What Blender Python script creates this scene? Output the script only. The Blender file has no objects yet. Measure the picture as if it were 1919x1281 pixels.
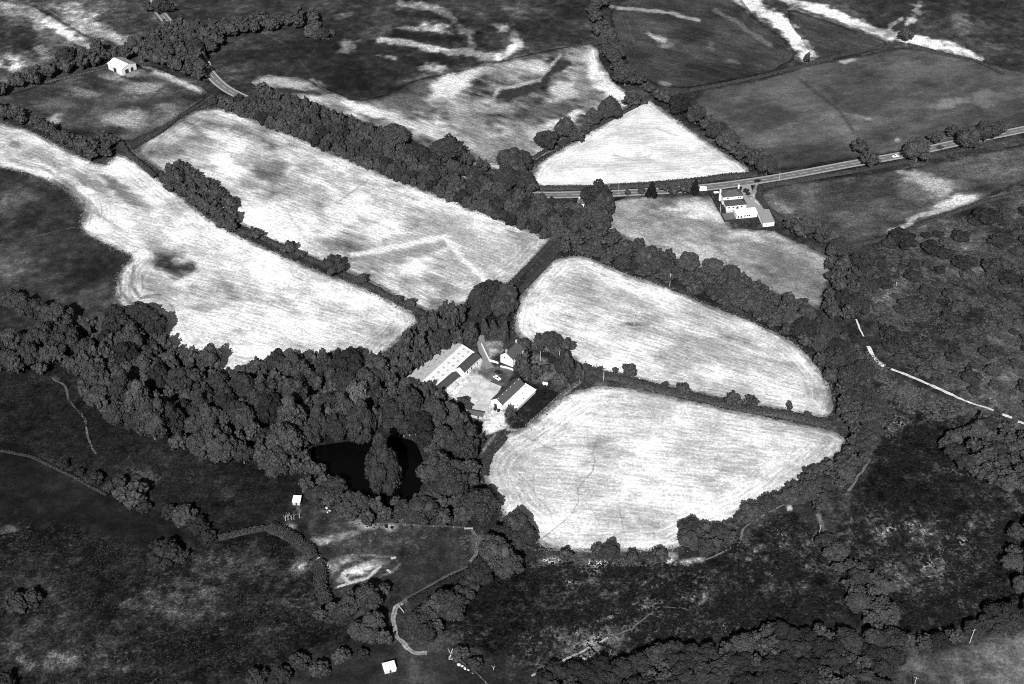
import bpy, math, random
import numpy as np
from mathutils import Vector, Matrix
from mathutils.geometry import delaunay_2d_cdt

# ------------------------------------------------------------------ camera
FPX, CX, CY = 2665.0, 959.5, 640.5            # focal length and centre in photo pixels
TH = math.radians(38.0)                        # depression of the optical axis
H = 459.0                                      # flying height in metres
YC = H / math.tan(TH)
sc = bpy.context.scene
C = sc.collection
cam = bpy.data.objects.new('camera', bpy.data.cameras.new('camera'))
C.objects.link(cam)
cam.location = (0, -YC, H)
cam.rotation_euler = (math.pi / 2 - TH, 0, 0)
cam.data.sensor_width = 36.0
cam.data.lens = 36.0 * FPX / 1919.0
cam.data.clip_start = 1.0
cam.data.clip_end = 20000.0
sc.camera = cam

def ray(x, y):
    u, v = (x - CX) / FPX, (y - CY) / FPX
    return (u, math.cos(TH) - v * math.sin(TH), -math.sin(TH) - v * math.cos(TH))

def P(x, y, z=0.0):                            # photo pixel -> point on the level z
    d = ray(x, y)
    t = (z - H) / d[2]
    return Vector((d[0] * t, -YC + d[1] * t, z))

def to_px(X, Y):                               # ground points -> photo pixels (numpy)
    dy, dz = Y + YC, -H
    zc = dy * math.cos(TH) - dz * math.sin(TH)
    vc = -(dy * math.sin(TH) + dz * math.cos(TH))
    zc = np.maximum(zc, 1.0)
    return CX + FPX * X / zc, CY + FPX * vc / zc

def mpp(y):                                    # metres per photo pixel at image row y (ground)
    d = ray(CX, y)
    return (H / -d[2]) / FPX

# ------------------------------------------------------------------ sky, sun, exposure
sd = Vector(ray(1240, 650)).normalized()       # the sun stands behind the camera
sun = bpy.data.objects.new('sun', bpy.data.lights.new('sun', 'SUN'))
C.objects.link(sun)
sun.location = (0, -YC, H + 50)
sun.data.energy = 4.6
sun.data.angle = math.radians(0.53)
sun.data.color = (1, 1, 1)
sun.rotation_euler = sd.to_track_quat('-Z', 'Y').to_euler()
w = bpy.data.worlds.new('World')
sc.world = w
w.use_nodes = True
nt = w.node_tree
bg = nt.nodes['Background']
sky = nt.nodes.new('ShaderNodeTexSky')
sky.sky_type = 'NISHITA'
sky.sun_disc = False
sky.sun_elevation = math.asin(-sd.z)
sky.sun_rotation = math.atan2(-sd.x, -sd.y)
bw = nt.nodes.new('ShaderNodeRGBToBW')          # the photograph is black and white
nt.links.new(sky.outputs[0], bw.inputs[0])
nt.links.new(bw.outputs[0], bg.inputs[0])
bg.inputs[1].default_value = 0.05
vs = sc.view_settings
vs.view_transform = 'Standard'
vs.look = 'None'
vs.gamma = 1.0
vs.use_curve_mapping = False
vs.exposure = 0.5
sc.cycles.use_denoising = False
sc.cycles.filter_width = 1.0
sc.cycles.max_bounces = 4
sc.cycles.diffuse_bounces = 2
sc.cycles.transparent_max_bounces = 4
KG = 1.42                                       # brightness of level ground per unit of albedo

rnd = random.Random(7)
nr = np.random.default_rng(11)

def lin(s):                                     # photo grey 0..255 -> albedo of level ground
    s = np.asarray(s, float) / 255.0
    l = np.where(s <= 0.04045, s / 12.92, ((s + 0.055) / 1.055) ** 2.4)
    return l / KG

# ------------------------------------------------------------------ noise (numpy)
def _hash(ix, iy, seed):
    n = (ix.astype(np.int64) * 374761393 + iy.astype(np.int64) * 668265263 + seed * 974711) & 0x7fffffff
    n = ((n ^ (n >> 13)) * 1274126177) & 0x7fffffff
    return ((n ^ (n >> 16)) & 0xffff) / 65535.0

def vnoise(x, y, seed=0):
    ix, iy = np.floor(x), np.floor(y)
    fx, fy = x - ix, y - iy
    fx, fy = fx * fx * (3 - 2 * fx), fy * fy * (3 - 2 * fy)
    a, b = _hash(ix, iy, seed), _hash(ix + 1, iy, seed)
    c, d = _hash(ix, iy + 1, seed), _hash(ix + 1, iy + 1, seed)
    return (a + (b - a) * fx) * (1 - fy) + (c + (d - c) * fx) * fy

def fbm(x, y, seed=0, octv=4):
    s, a, t = 0.0, 0.5, 0.0
    for o in range(octv):
        s = s + a * vnoise(x * 2 ** o + 17.3 * o, y * 2 ** o - 9.1 * o, seed + o)
        t += a
        a *= 0.55
    return s / t

def sstep(a, b, x):
    t = np.clip((x - a) / (b - a), 0, 1)
    return t * t * (3 - 2 * t)

def inside(px, py, poly):
    r = np.zeros(px.shape, bool)
    n = len(poly)
    for i in range(n):
        x0, y0 = poly[i]
        x1, y1 = poly[(i + 1) % n]
        if y0 == y1:
            continue
        c = ((y0 > py) != (y1 > py)) & (px < (x1 - x0) * (py - y0) / (y1 - y0) + x0)
        r ^= c
    return r

def seg_dist(px, py, pts, closed=False):
    best = np.full(px.shape, 1e9)
    along = np.zeros(px.shape)
    acc = 0.0
    pp = list(pts) + ([pts[0]] if closed else [])
    for (x0, y0), (x1, y1) in zip(pp[:-1], pp[1:]):
        dx, dy = x1 - x0, y1 - y0
        L2 = dx * dx + dy * dy + 1e-9
        t = np.clip(((px - x0) * dx + (py - y0) * dy) / L2, 0, 1)
        d = np.hypot(px - x0 - t * dx, py - y0 - t * dy)
        m = d < best
        best = np.where(m, d, best)
        along = np.where(m, acc + t * math.sqrt(L2), along)
        acc += math.sqrt(L2)
    return best, along

# ------------------------------------------------------------------ materials
def mat(name, base, rough=0.9, noise=None, spec=0.2):
    m = bpy.data.materials.new(name)
    m.use_nodes = True
    t = m.node_tree
    b = t.nodes['Principled BSDF']
    b.inputs['Roughness'].default_value = rough
    b.inputs['Specular IOR Level'].default_value = spec
    b.inputs['Base Color'].default_value = (base, base, base, 1)
    if noise:
        sca, amp = noise
        tc = t.nodes.new('ShaderNodeTexCoord')
        n = t.nodes.new('ShaderNodeTexNoise')
        n.inputs['Scale'].default_value = sca
        n.inputs['Detail'].default_value = 3
        t.links.new(tc.outputs['Object'], n.inputs['Vector'])
        mr = t.nodes.new('ShaderNodeMapRange')
        mr.inputs[1].default_value = 0.25
        mr.inputs[2].default_value = 0.75
        mr.inputs[3].default_value = base * (1 - amp)
        mr.inputs[4].default_value = base * (1 + amp)
        t.links.new(n.outputs[0], mr.inputs[0])
        t.links.new(mr.outputs[0], b.inputs['Base Color'])
    return m

def foliage(name, base, amp=0.32):
    m = bpy.data.materials.new(name)
    m.use_nodes = True
    t = m.node_tree
    b = t.nodes['Principled BSDF']
    b.inputs['Roughness'].default_value = 0.85
    b.inputs['Specular IOR Level'].default_value = 0.05
    oi = t.nodes.new('ShaderNodeObjectInfo')
    g = t.nodes.new('ShaderNodeNewGeometry')
    n = t.nodes.new('ShaderNodeTexNoise')
    n.inputs['Scale'].default_value = 0.9
    n.inputs['Detail'].default_value = 2
    t.links.new(g.outputs['Position'], n.inputs['Vector'])
    a = t.nodes.new('ShaderNodeMapRange')
    a.inputs[3].default_value = 1 - amp
    a.inputs[4].default_value = 1 + amp
    t.links.new(oi.outputs['Random'], a.inputs[0])
    c = t.nodes.new('ShaderNodeMapRange')
    c.inputs[1].default_value = 0.3
    c.inputs[2].default_value = 0.7
    c.inputs[3].default_value = base * 0.7
    c.inputs[4].default_value = base * 1.3
    t.links.new(n.outputs[0], c.inputs[0])
    isl = t.nodes.new('ShaderNodeMapRange')      # leaf clumps differ one from the next
    isl.inputs[3].default_value = 0.62
    isl.inputs[4].default_value = 1.38
    t.links.new(g.outputs['Random Per Island'], isl.inputs[0])
    m2 = t.nodes.new('ShaderNodeMath')
    m2.operation = 'MULTIPLY'
    t.links.new(c.outputs[0], m2.inputs[0])
    t.links.new(isl.outputs[0], m2.inputs[1])
    c = m2
    mu = t.nodes.new('ShaderNodeMath')
    mu.operation = 'MULTIPLY'
    t.links.new(a.outputs[0], mu.inputs[0])
    t.links.new(c.outputs[0], mu.inputs[1])
    t.links.new(mu.outputs[0], b.inputs['Base Color'])
    return m

def ground_mat(name, striped):
    """albedo comes from the mesh attribute 'tone' (dry and lush grass), broken up by fine noise and mowing swaths"""
    m = bpy.data.materials.new(name)
    m.use_nodes = True
    t = m.node_tree
    N, L = t.nodes, t.links
    b = N['Principled BSDF']
    b.inputs['Roughness'].default_value = 0.95
    b.inputs['Specular IOR Level'].default_value = 0.05
    def attr(k):
        a = N.new('ShaderNodeAttribute')
        a.attribute_name = k
        return a.outputs['Fac']
    def math_(op, a, c):
        n = N.new('ShaderNodeMath')
        n.operation = op
        for i, v in enumerate((a, c)):
            if isinstance(v, (int, float)):
                n.inputs[i].default_value = v
            else:
                L.new(v, n.inputs[i])
        return n.outputs[0]
    def noise(vec, scale, detail=3, rough=0.6):
        n = N.new('ShaderNodeTexNoise')
        n.inputs['Scale'].default_value = scale
        n.inputs['Detail'].default_value = detail
        n.inputs['Roughness'].default_value = rough
        L.new(vec, n.inputs['Vector'])
        return n.outputs[0]
    def comb(x, y):
        c = N.new('ShaderNodeCombineXYZ')
        L.new(x, c.inputs[0])
        L.new(y, c.inputs[1])
        return c.outputs[0]
    pos = N.new('ShaderNodeNewGeometry').outputs['Position']
    f = math_('SUBTRACT', noise(pos, 0.75, 5, 0.85), 0.5)
    f2 = math_('SUBTRACT', noise(pos, 0.24, 5, 0.8), 0.5)
    sp = math_('ADD', math_('MULTIPLY', f, 12.0), math_('MULTIPLY', f2, 6.0))
    gain = math_('MULTIPLY', sp, attr('speck'))
    if striped:
        def streak(u, v):
            s1 = noise(comb(math_('MULTIPLY', attr(u), 0.95), math_('MULTIPLY', attr(v), 0.085)), 1.0, 5, 0.8)
            return math_('SUBTRACT', s1, 0.5)
        hw = attr('hw')
        a = math_('MULTIPLY', streak('su', 'sv'), hw)
        c = math_('MULTIPLY', streak('sd', 'sa'), math_('SUBTRACT', 1.0, hw))
        gain = math_('ADD', gain, math_('MULTIPLY', math_('ADD', a, c), math_('MULTIPLY', attr('amp'), 4.4)))
        wob = math_('MULTIPLY', noise(pos, 0.06, 2, 0.5), 14.0)
        fade = noise(pos, 0.05, 2, 0.5)
        def rows(u):
            return math_('MULTIPLY', math_('SINE', math_('ADD', math_('MULTIPLY', attr(u), 2.1), wob), 0.0), math_('MULTIPLY', fade, 0.42))
        r_ = math_('ADD', math_('MULTIPLY', rows('su'), hw), math_('MULTIPLY', rows('sd'), math_('SUBTRACT', 1.0, hw)))
        gain = math_('ADD', gain, math_('MULTIPLY', r_, attr('amp')))
    tone = attr('tone')
    out = math_('MULTIPLY', tone, math_('POWER', 2.718, math_('MAXIMUM', math_('MINIMUM', gain, 1.6), -1.6)))
    if not striped:                             # pale dead grass and seed heads in small tufts
        mr = N.new('ShaderNodeMapRange')
        mr.interpolation_type = 'SMOOTHSTEP'
        mr.inputs[1].default_value = 0.53
        mr.inputs[2].default_value = 0.66
        L.new(noise(pos, 0.42, 5, 0.75), mr.inputs[0])
        out = math_('ADD', out, math_('MULTIPLY', math_('MULTIPLY', mr.outputs[0], attr('fleck')), 0.12))
    out = math_('MINIMUM', out, 0.86)
    L.new(out, b.inputs['Base Color'])
    return m

M = dict(
    leaf=foliage('broadleaf_foliage', 0.043), leaf_dark=foliage('dark_foliage', 0.027), leaf_pale=foliage('pale_foliage', 0.10),
    leaf_conifer=foliage('conifer_foliage', 0.014), hedge=foliage('hedge_foliage', 0.042, 0.1), bush=foliage('bush_foliage', 0.042, 0.3),
    scrub=foliage('scrub_leaves', 0.06, 0.1), heath=foliage('heather_leaves', 0.011, 0.1), bark=mat('bark', 0.10, 0.9, (3, 0.3)),
    margin=foliage('uncut_grass', 0.09, .1), tussock=foliage('tussock_blades', 0.03, .1), dead=mat('bleached_wood', 0.42, 0.8, (3, 0.2)),
    ground=ground_mat('rough_grass', False), field=ground_mat('mown_grass', True),
    road=mat('asphalt', 0.13, 0.9, (0.4, 0.12)), line=mat('road_paint', 0.45, 0.7, (1.0, 0.2)), verge=mat('verge_gravel', 0.27, 0.95, (0.5, 0.3)),
    slate=mat('slate', 0.055, 0.6, (0.9, 0.25)), slate2=mat('weathered_slate', 0.075, 0.7, (1.2, 0.3)),
    white=mat('limewash', 0.74, 0.85, (0.7, 0.1)), render=mat('white_render', 0.8, 0.8, (0.5, 0.04)),
    sheet=mat('bright_sheet_roof', 0.62, 0.6, (0.5, 0.12)), oldsheet=mat('lichened_sheet_roof', 0.40, 0.9, (0.8, 0.28)),
    sky_light=mat('grp_rooflight', 0.36, 0.4, (1, 0.2)), lean=mat('new_sheet_roof', 0.80, 0.6, (0.3, 0.05)),
    glass=mat('dark_glass', 0.02, 0.15, None, 0.5), dark=mat('dark_paint', 0.03, 0.6), black=mat('black_wrap', 0.012, 0.5),
    grey=mat('grey_sheet', 0.26, 0.8, (0.6, 0.12)), concrete=mat('concrete', 0.5, 0.9, (0.35, 0.25)), stone=mat('stone', 0.42, 0.9, (1.2, 0.3)),
    brick=mat('chimney_brick', 0.5, 0.9, (3, 0.2)), wood=mat('weathered_timber', 0.30, 0.85, (2, 0.25)), steel=mat('galvanised_steel', 0.45, 0.45, (3, 0.1)),
    car_dark=mat('black_car_paint', 0.015, 0.3, None, 0.5), car_white=mat('white_car_paint', 0.8, 0.35, None, 0.5), car_grey=mat('silver_car_paint', 0.30, 0.35, None, 0.5),
    tyre=mat('tyre_rubber', 0.02, 0.9), water=mat('pond_water', 0.002, 0.08, None, 0.12))

# ------------------------------------------------------------------ mesh and object helpers
class MB:
    def __init__(s):
        s.v, s.f = [], []
    def add(s, vs, fs):
        o = len(s.v)
        s.v += [tuple(p) for p in vs]
        s.f += [tuple(i + o for i in q) for q in fs]
        return s
    def box(s, x0, x1, y0, y1, z0, z1):
        return s.add([(x0, y0, z0), (x1, y0, z0), (x1, y1, z0), (x0, y1, z0), (x0, y0, z1), (x1, y0, z1), (x1, y1, z1), (x0, y1, z1)],
                     [(3, 2, 1, 0), (4, 5, 6, 7), (0, 1, 5, 4), (1, 2, 6, 5), (2, 3, 7, 6), (3, 0, 4, 7)])
    def hexa(s, a, b):                          # two quads (bottom, top) of four points each
        return s.add(list(a) + list(b), [(3, 2, 1, 0), (4, 5, 6, 7), (0, 1, 5, 4), (1, 2, 6, 5), (2, 3, 7, 6), (3, 0, 4, 7)])
    def tube(s, p, q, r0, r1, n=7):
        p, q = Vector(p), Vector(q)
        d = (q - p).normalized()
        a = d.orthogonal().normalized()
        b = d.cross(a)
        vs = []
        for c, r in ((p, r0), (q, r1)):
            for i in range(n):
                t = 2 * math.pi * i / n
                vs.append(c + a * (r * math.cos(t)) + b * (r * math.sin(t)))
        fs = [(i, (i + 1) % n, n + (i + 1) % n, n + i) for i in range(n)] + [tuple(range(n - 1, -1, -1)), tuple(range(n, 2 * n))]
        return s.add(vs, fs)
    def mesh(s, name, m):
        me = bpy.data.meshes.new(name)
        me.from_pydata(s.v, [], s.f)
        if m:
            me.materials.append(m)
        me.update()
        return me
    def build(s, name, m, parent=None):
        return link(name, s.mesh(name, m), parent)

def link(name, me, parent=None):
    o = bpy.data.objects.new(name, me)
    C.objects.link(o)
    if parent:
        o.parent = parent
    return o

def tag(o, label=None, cat=None, group=None, kind=None):
    if label: o['label'] = label
    if cat: o['category'] = cat
    if group: o['group'] = group
    if kind: o['kind'] = kind
    return o

def thing(name, label, cat, loc=(0, 0, 0), rz=0.0, group=None):
    o = bpy.data.objects.new(name, None)
    C.objects.link(o)
    o.location = loc
    o.rotation_euler = (0, 0, rz)
    return tag(o, label, cat, group)

def np_mesh(name, V, F, m):                     # triangles / quads from numpy
    me = bpy.data.meshes.new(name)
    k = F.shape[1]
    me.vertices.add(len(V))
    me.vertices.foreach_set('co', np.ascontiguousarray(V, np.float32).ravel())
    me.loops.add(F.size)
    me.loops.foreach_set('vertex_index', np.ascontiguousarray(F, np.int32).ravel())
    me.polygons.add(len(F))
    me.polygons.foreach_set('loop_start', np.arange(0, F.size, k, dtype=np.int32))
    me.polygons.foreach_set('loop_total', np.full(len(F), k, np.int32))
    me.update(calc_edges=True)
    me.validate()
    if m:
        me.materials.append(m)
    return me

def set_attr(me, name, a):
    at = me.attributes.new(name, 'FLOAT', 'POINT')
    at.data.foreach_set('value', np.ascontiguousarray(a, np.float32))

# ------------------------------------------------------------------ the tones of the ground (dry and lush grass, bare soil)
# polygons, ellipses and strokes are given where the photograph shows them; tone = grey value 0..255 of level sunlit ground
ZONES = [
    # (tone, speckle, softness px, polygon)
    (58, .35, 8, [(-200, 300), (60, 322), (150, 360), (250, 480), (216, 560), (110, 620), (-200, 640)]),
    (42, .55, 10, [(-200, 620), (110, 620), (300, 700), (420, 840), (560, 900), (570, 960), (400, 1010), (200, 930), (-200, 820)]),
    (33, .3, 4, [(-200, 845), (60, 850), (200, 925), (330, 985), (400, 1015), (300, 1040), (120, 985), (-200, 985)]),
    (34, .7, 12, [(-200, 985), (120, 980), (300, 1040), (430, 1000), (520, 985), (590, 1060), (620, 1130), (660, 1190), (420, 1290), (-200, 1500)]),
    (50, .4, 10, [(520, 920), (640, 965), (890, 985), (900, 1040), (745, 1135), (690, 1120), (600, 1060), (540, 1000)]),
    (52, .3, 8, [(420, 1281), (620, 1225), (780, 1210), (880, 1230), (930, 1281), (930, 1600), (420, 1600)]),
    (68, .5, 8, [(1560, 465), (1700, 430), (1919, 370), (2300, 280), (2300, 820), (1919, 800), (1700, 720), (1610, 640), (1540, 560)]),
    (62, .5, 8, [(1530, 640), (1640, 660), (1760, 730), (1919, 790), (1919, 830), (1700, 770), (1640, 900), (1570, 1000), (1540, 930)]),
    (40, .8, 10, [(1640, 760), (1760, 770), (1900, 830), (2300, 900), (2300, 1150), (1900, 1130), (1780, 1190), (1680, 1180), (1600, 1060), (1565, 1000), (1605, 925), (1640, 850)]),
    (36, .9, 8, [(820, 1090), (1000, 1045), (1250, 1050), (1330, 1050), (1330, 1190), (1210, 1240), (1000, 1240), (880, 1210), (800, 1180)]),
    (44, .85, 8, [(1330, 1045), (1400, 1000), (1480, 955), (1540, 1000), (1580, 1080), (1600, 1150), (1440, 1180), (1290, 1200), (1310, 1100)]),
    (76, .7, 10, [(950, 1190), (1050, 1175), (1190, 1170), (1180, 1225), (1010, 1265), (950, 1240)]),
    (84, .35, 10, [(1690, 1235), (1800, 1215), (1919, 1195), (2300, 1150), (2300, 1600), (1660, 1600), (1680, 1281)]),
    # far side
    (84, .4, 10, [(-300, -200), (300, -200), (300, 40), (260, 80), (140, 110), (60, 150), (-300, 190)]),
    (58, .35, 10, [(290, -200), (1130, -200), (1120, 80), (1050, 85), (860, 120), (700, 185), (620, 172), (500, 140), (420, 110), (330, 60)]),
    (46, .35, 14, [(395, 110), (520, 60), (700, 40), (900, 20), (990, 60), (860, 110), (730, 180), (600, 150), (470, 150)]),
    (60, .35, 4, [(1130, -200), (2300, -200), (2300, 200), (1860, 110), (1690, 85), (1440, 145), (1290, 170), (1180, 130), (1130, 30)]),
    # farmyard, lane
    (185, .4, 2, [(828, 728), (868, 702), (905, 668), (912, 690), (940, 725), (925, 765), (945, 770), (950, 800), (905, 815), (905, 790), (870, 770), (880, 755), (850, 745)]),
    (112, .2, 2, [(905, 665), (915, 683), (965, 690), (950, 722), (935, 722), (895, 700)]),
    (118, .25, 2, [(897, 640), (903, 640), (916, 680), (905, 690)]),
    (120, .35, 2, [(908, 640), (940, 640), (950, 665), (918, 675)]),
    (120, .5, 3, [(990, 660), (1010, 662), (1045, 690), (1050, 705), (1000, 720), (985, 700)]),
    (44, .7, 2, [(966, 766), (1003, 728), (1050, 735), (985, 800), (950, 802)]),
    (44, .4, 2, [(920, 668), (940, 662), (950, 680), (922, 674)]),
]
BLOBS = [
    (800, 60, 120, 46, 8, 84, .6), (930, 70, 70, 40, 0, 80, .5), (820, 140, 60, 14, -10, 120, .6), (890, 140, 60, 16, -10, 110, .5), (700, 60, 40, 12, 0, 76, .5),
    # (cx, cy, rx, ry, rot degrees, tone, strength)
    (160, 50, 50, 24, 20, 150, .7), (60, 50, 40, 30, 0, 120, .6), (20, 20, 50, 14, 20, 160, .7), (20, 115, 28, 18, 0, 200, 1), (14, 115, 12, 9, 0, 75, 1), (40, 75, 50, 35, 10, 40, .8), (60, 20, 60, 12, 25, 150, .6), (140, 25, 45, 16, 15, 180, .7),
    (205, 65, 45, 12, 20, 190, .8), (110, 55, 90, 9, 28, 180, .8), (80, 95, 20, 12, 30, 170, .6), (140, 85, 40, 10, 5, 150, .6),
    (800, 12, 50, 6, 12, 150, .7), (812, 53, 48, 9, 3, 225, .9), (650, 88, 20, 11, -20, 165, .8), (725, 105, 16, 9, 0, 170, .8), (940, 48, 14, 9, 20, 230, .9),
    (800, 128, 26, 10, 0, 170, .8), (828, 130, 14, 7, 0, 200, .8), (645, 30, 18, 6, -10, 140, .7), (560, 155, 50, 7, 3, 165, .8), (600, 10, 60, 12, 0, 75, .5),
    (900, 30, 60, 10, 20, 90, .5), (1000, 20, 60, 14, 0, 90, .5), (960, 85, 20, 8, 0, 190, .7), (680, 150, 60, 20, -10, 36, .7), (1015, 75, 50, 10, 0, 45, .6),
    (1235, 75, 14, 9, 40, 200, .8), (1255, 85, 18, 7, -10, 150, .6), (1250, 155, 14, 5, 0, 160, .6), (1370, 115, 14, 5, 0, 150, .5), (1335, 85, 10, 5, 60, 130, .5),
    (1705, 40, 14, 8, -40, 190, .7), (1720, 12, 10, 14, 0, 190, .7), (1800, 20, 20, 40, 0, 110, .6), (1585, 115, 18, 4, -6, 190, .8),
    # far left pasture, with pale top
    (100, 225, 14, 9, 0, 170, .7), (40, 380, 60, 30, 0, 70, .4), (90, 445, 80, 20, -15, 64, .6), (180, 500, 60, 40, 0, 46, .5), (30, 425, 60, 14, -25, 40, .5),
    (97, 650, 14, 8, 0, 110, .6), (70, 710, 40, 9, 0, 90, .6), (165, 685, 24, 8, 0, 100, .7), (105, 780, 12, 5, 0, 100, .6), (15, 690, 18, 7, 0, 140, .7),
    # below the wood
    (270, 890, 60, 16, 10, 70, .6), (400, 910, 70, 20, 15, 74, .6), (470, 960, 50, 14, 0, 60, .5), (625, 1062, 16, 9, -8, 130, .8), (665, 1072, 26, 11, -8, 180, .9), (690, 1060, 20, 7, -8, 150, .8), (645, 1052, 20, 6, -8, 130, .7), (640, 1086, 12, 7, 0, 120, .7), (710, 1052, 24, 6, -5, 100, .6),
    (560, 1065, 30, 20, -10, 165, .9), (600, 1012, 26, 8, -15, 150, .8), (650, 1000, 30, 8, -5, 120, .7), (700, 985, 45, 9, 8, 120, .7), (545, 985, 12, 6, 25, 150, .7),
    (610, 958, 12, 5, 0, 150, .6), (650, 963, 14, 5, 10, 120, .6), (690, 1083, 20, 7, -10, 60, .8), (440, 1060, 90, 34, 10, 84, .6), (340, 1130, 100, 40, 0, 88, .6),
    (560, 1130, 60, 30, 20, 80, .5), (20, 990, 40, 9, 0, 130, .6), (120, 1240, 110, 20, 0, 78, .6), (480, 1185, 50, 10, -10, 90, .6),
    (890, 1025, 12, 34, 10, 110, .5), (1030, 1048, 20, 6, 0, 150, .8), (1130, 1055, 30, 5, 0, 150, .8), (1262, 1046, 12, 12, 0, 170, .9), (1300, 1048, 22, 6, -10, 190, .9),
    (1250, 1125, 45, 10, -12, 110, .6), (1310, 1115, 12, 10, 0, 150, .7), (1145, 1158, 10, 7, 0, 150, .7), (1200, 1130, 14, 10, 0, 110, .7), (1080, 1150, 60, 16, 0, 26, .5),
    (1030, 1190, 70, 10, -5, 110, .5), (1120, 1200, 50, 10, -8, 110, .5), (1240, 1170, 14, 30, 30, 90, .6), (1470, 1060, 60, 40, 0, 52, .6),
    (1400, 1080, 40, 20, 0, 54, .6), (1420, 1190, 50, 10, -5, 90, .6), (1710, 895, 22, 14, 0, 66, .7), (1720, 985, 46, 16, 0, 84, .7), (1790, 1010, 36, 12, 0, 80, .6),
    (1760, 1060, 60, 24, 20, 74, .6), (1680, 1090, 50, 14, 15, 76, .7), (1830, 1050, 40, 20, 0, 70, .5), (1680, 790, 26, 16, 0, 80, .7), (1735, 745, 50, 12, 20, 80, .6),
    (1650, 480, 40, 14, 0, 80, .5), (1660, 540, 40, 14, 0, 96, .5), (1780, 575, 44, 16, 0, 92, .6), (1800, 460, 60, 10, 0, 84, .5), (1850, 640, 40, 12, 0, 80, .4),
    # yard patches
    (870, 720, 14, 8, -40, 235, .6), (890, 712, 16, 6, -40, 235, .6), (905, 752, 16, 10, 0, 170, .5), (935, 790, 16, 14, 0, 240, .7), (925, 655, 12, 4, 10, 190, .7),
]
LINES = [
    # (polyline, half width px, tone, strength)
    ([(712, 74), (760, 80), (810, 92), (860, 98), (885, 97)], 6, 215, .95), ([(862, 50), (884, 66), (886, 84), (880, 96)], 8, 160, .8), ([(880, 100), (915, 108), (950, 102), (972, 82), (962, 66)], 8, 195, .85), ([(740, 62), (800, 72), (860, 76)], 7, 36, .8), ([(895, 70), (915, 90), (945, 88)], 9, 38, .7),
    ([(750, 6), (805, 11), (842, 28), (850, 36)], 7, 150, .8), ([(740, 25), (800, 28), (840, 40)], 6, 40, .7), ([(480, 52), (545, 90), (575, 130), (600, 160)], 1.5, 80, .5), ([(870, 130), (960, 110), (1060, 90)], 4, 110, .5),
    ([(0, 8), (60, 20), (130, 65), (180, 90)], 7, 190, .8), ([(130, 2), (175, 40)], 4, 130, .6), ([(70, 15), (170, 72), (200, 90)], 2, 50, .8),
    ([(300, 0), (330, 10)], 4, 120, .6), ([(600, 12), (690, 10), (720, -5)], 5, 70, .5),
    ([(1145, 12), (1200, 17), (1270, 27), (1310, 38)], 3.5, 190, .8), ([(1215, 62), (1230, 75)], 3, 190, .8), ([(1340, 20), (1380, 40), (1420, 70), (1445, 85)], 4, 120, .8),
    ([(1375, -20), (1410, 8), (1470, 45), (1495, 75), (1512, 102)], 13, 252, 1), ([(1440, -22), (1480, 0), (1560, 25), (1640, 58), (1700, 70), (1780, 88), (1832, 112)], 9, 240, 1),
    ([(1480, 14), (1560, 40), (1600, 55), (1660, 80)], 3, 120, .6), ([(1660, 70), (1670, 48), (1690, 35)], 4, 180, .8),
    # paths below
    ([(80, 620), (110, 622)], 3, 170, .9), 
    ([(752, 1130), (765, 1125), (800, 1105)], 3, 110, .7), 
    ([(900, 985), (905, 1015)], 1.5, 130, .6), 
    ([(920, 1235), (990, 1250)], 1.2, 90, .5), 
    ([(1320, 1060), (1300, 1150), (1285, 1200)], 6, 22, .9), ([(1325, 1060), (1305, 1150), (1290, 1200)], 1.3, 70, .6),
    
    ([(1535, 965), (1545, 995), (1560, 1020)], 4, 170, .8), 
    ([(1478, 945), (1480, 952)], 6, 220, .9), ([(1735, 1025), (1760, 1060), (1775, 1090)], 4, 66, .8),
    ([(1560, 470), (1660, 445), (1760, 405), (1840, 375), (1919, 360)], 5, 100, .7), ([(820, 700), (860, 735)], 2, 190, .5),
    ([(940, 815), (915, 850), (905, 880)], 6, 56, .9), ([(926, 815), (905, 845)], 3, 150, .6), ([(950, 803), (1000, 815)], 2.5, 190, .8),
    ([(985, 800), (1060, 737), (1090, 715)], 2, 150, .8), ([(1335, 340), (1400, 330)], 3, 120, .3), ([(1418, 345), (1411, 370), (1425, 390)], 4, 215, .9),
    ([(755, 268), (790, 280)], 2, 150, .3), ([(560, 950), (563, 968)], 2, 130, .7),
    # excavated walls
    ([(597, 1045), (615, 1062)], 3, 210, .9), ([(640, 1075), (655, 1092)], 3, 215, .9), ([(655, 1092), (690, 1082), (712, 1062)], 2.5, 190, .9), ([(655, 1092), (632, 1100)], 2, 180, .9),
    ([(645, 1074), (665, 1064)], 3, 190, .9), ([(615, 1052), (650, 1042), (700, 1040), (742, 1045), (748, 1058)], 1.6, 110, .6), ([(712, 1080), (735, 1072), (748, 1058)], 2, 130, .7), ([(660, 1040), (690, 1060)], 2, 150, .5),
]

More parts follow.
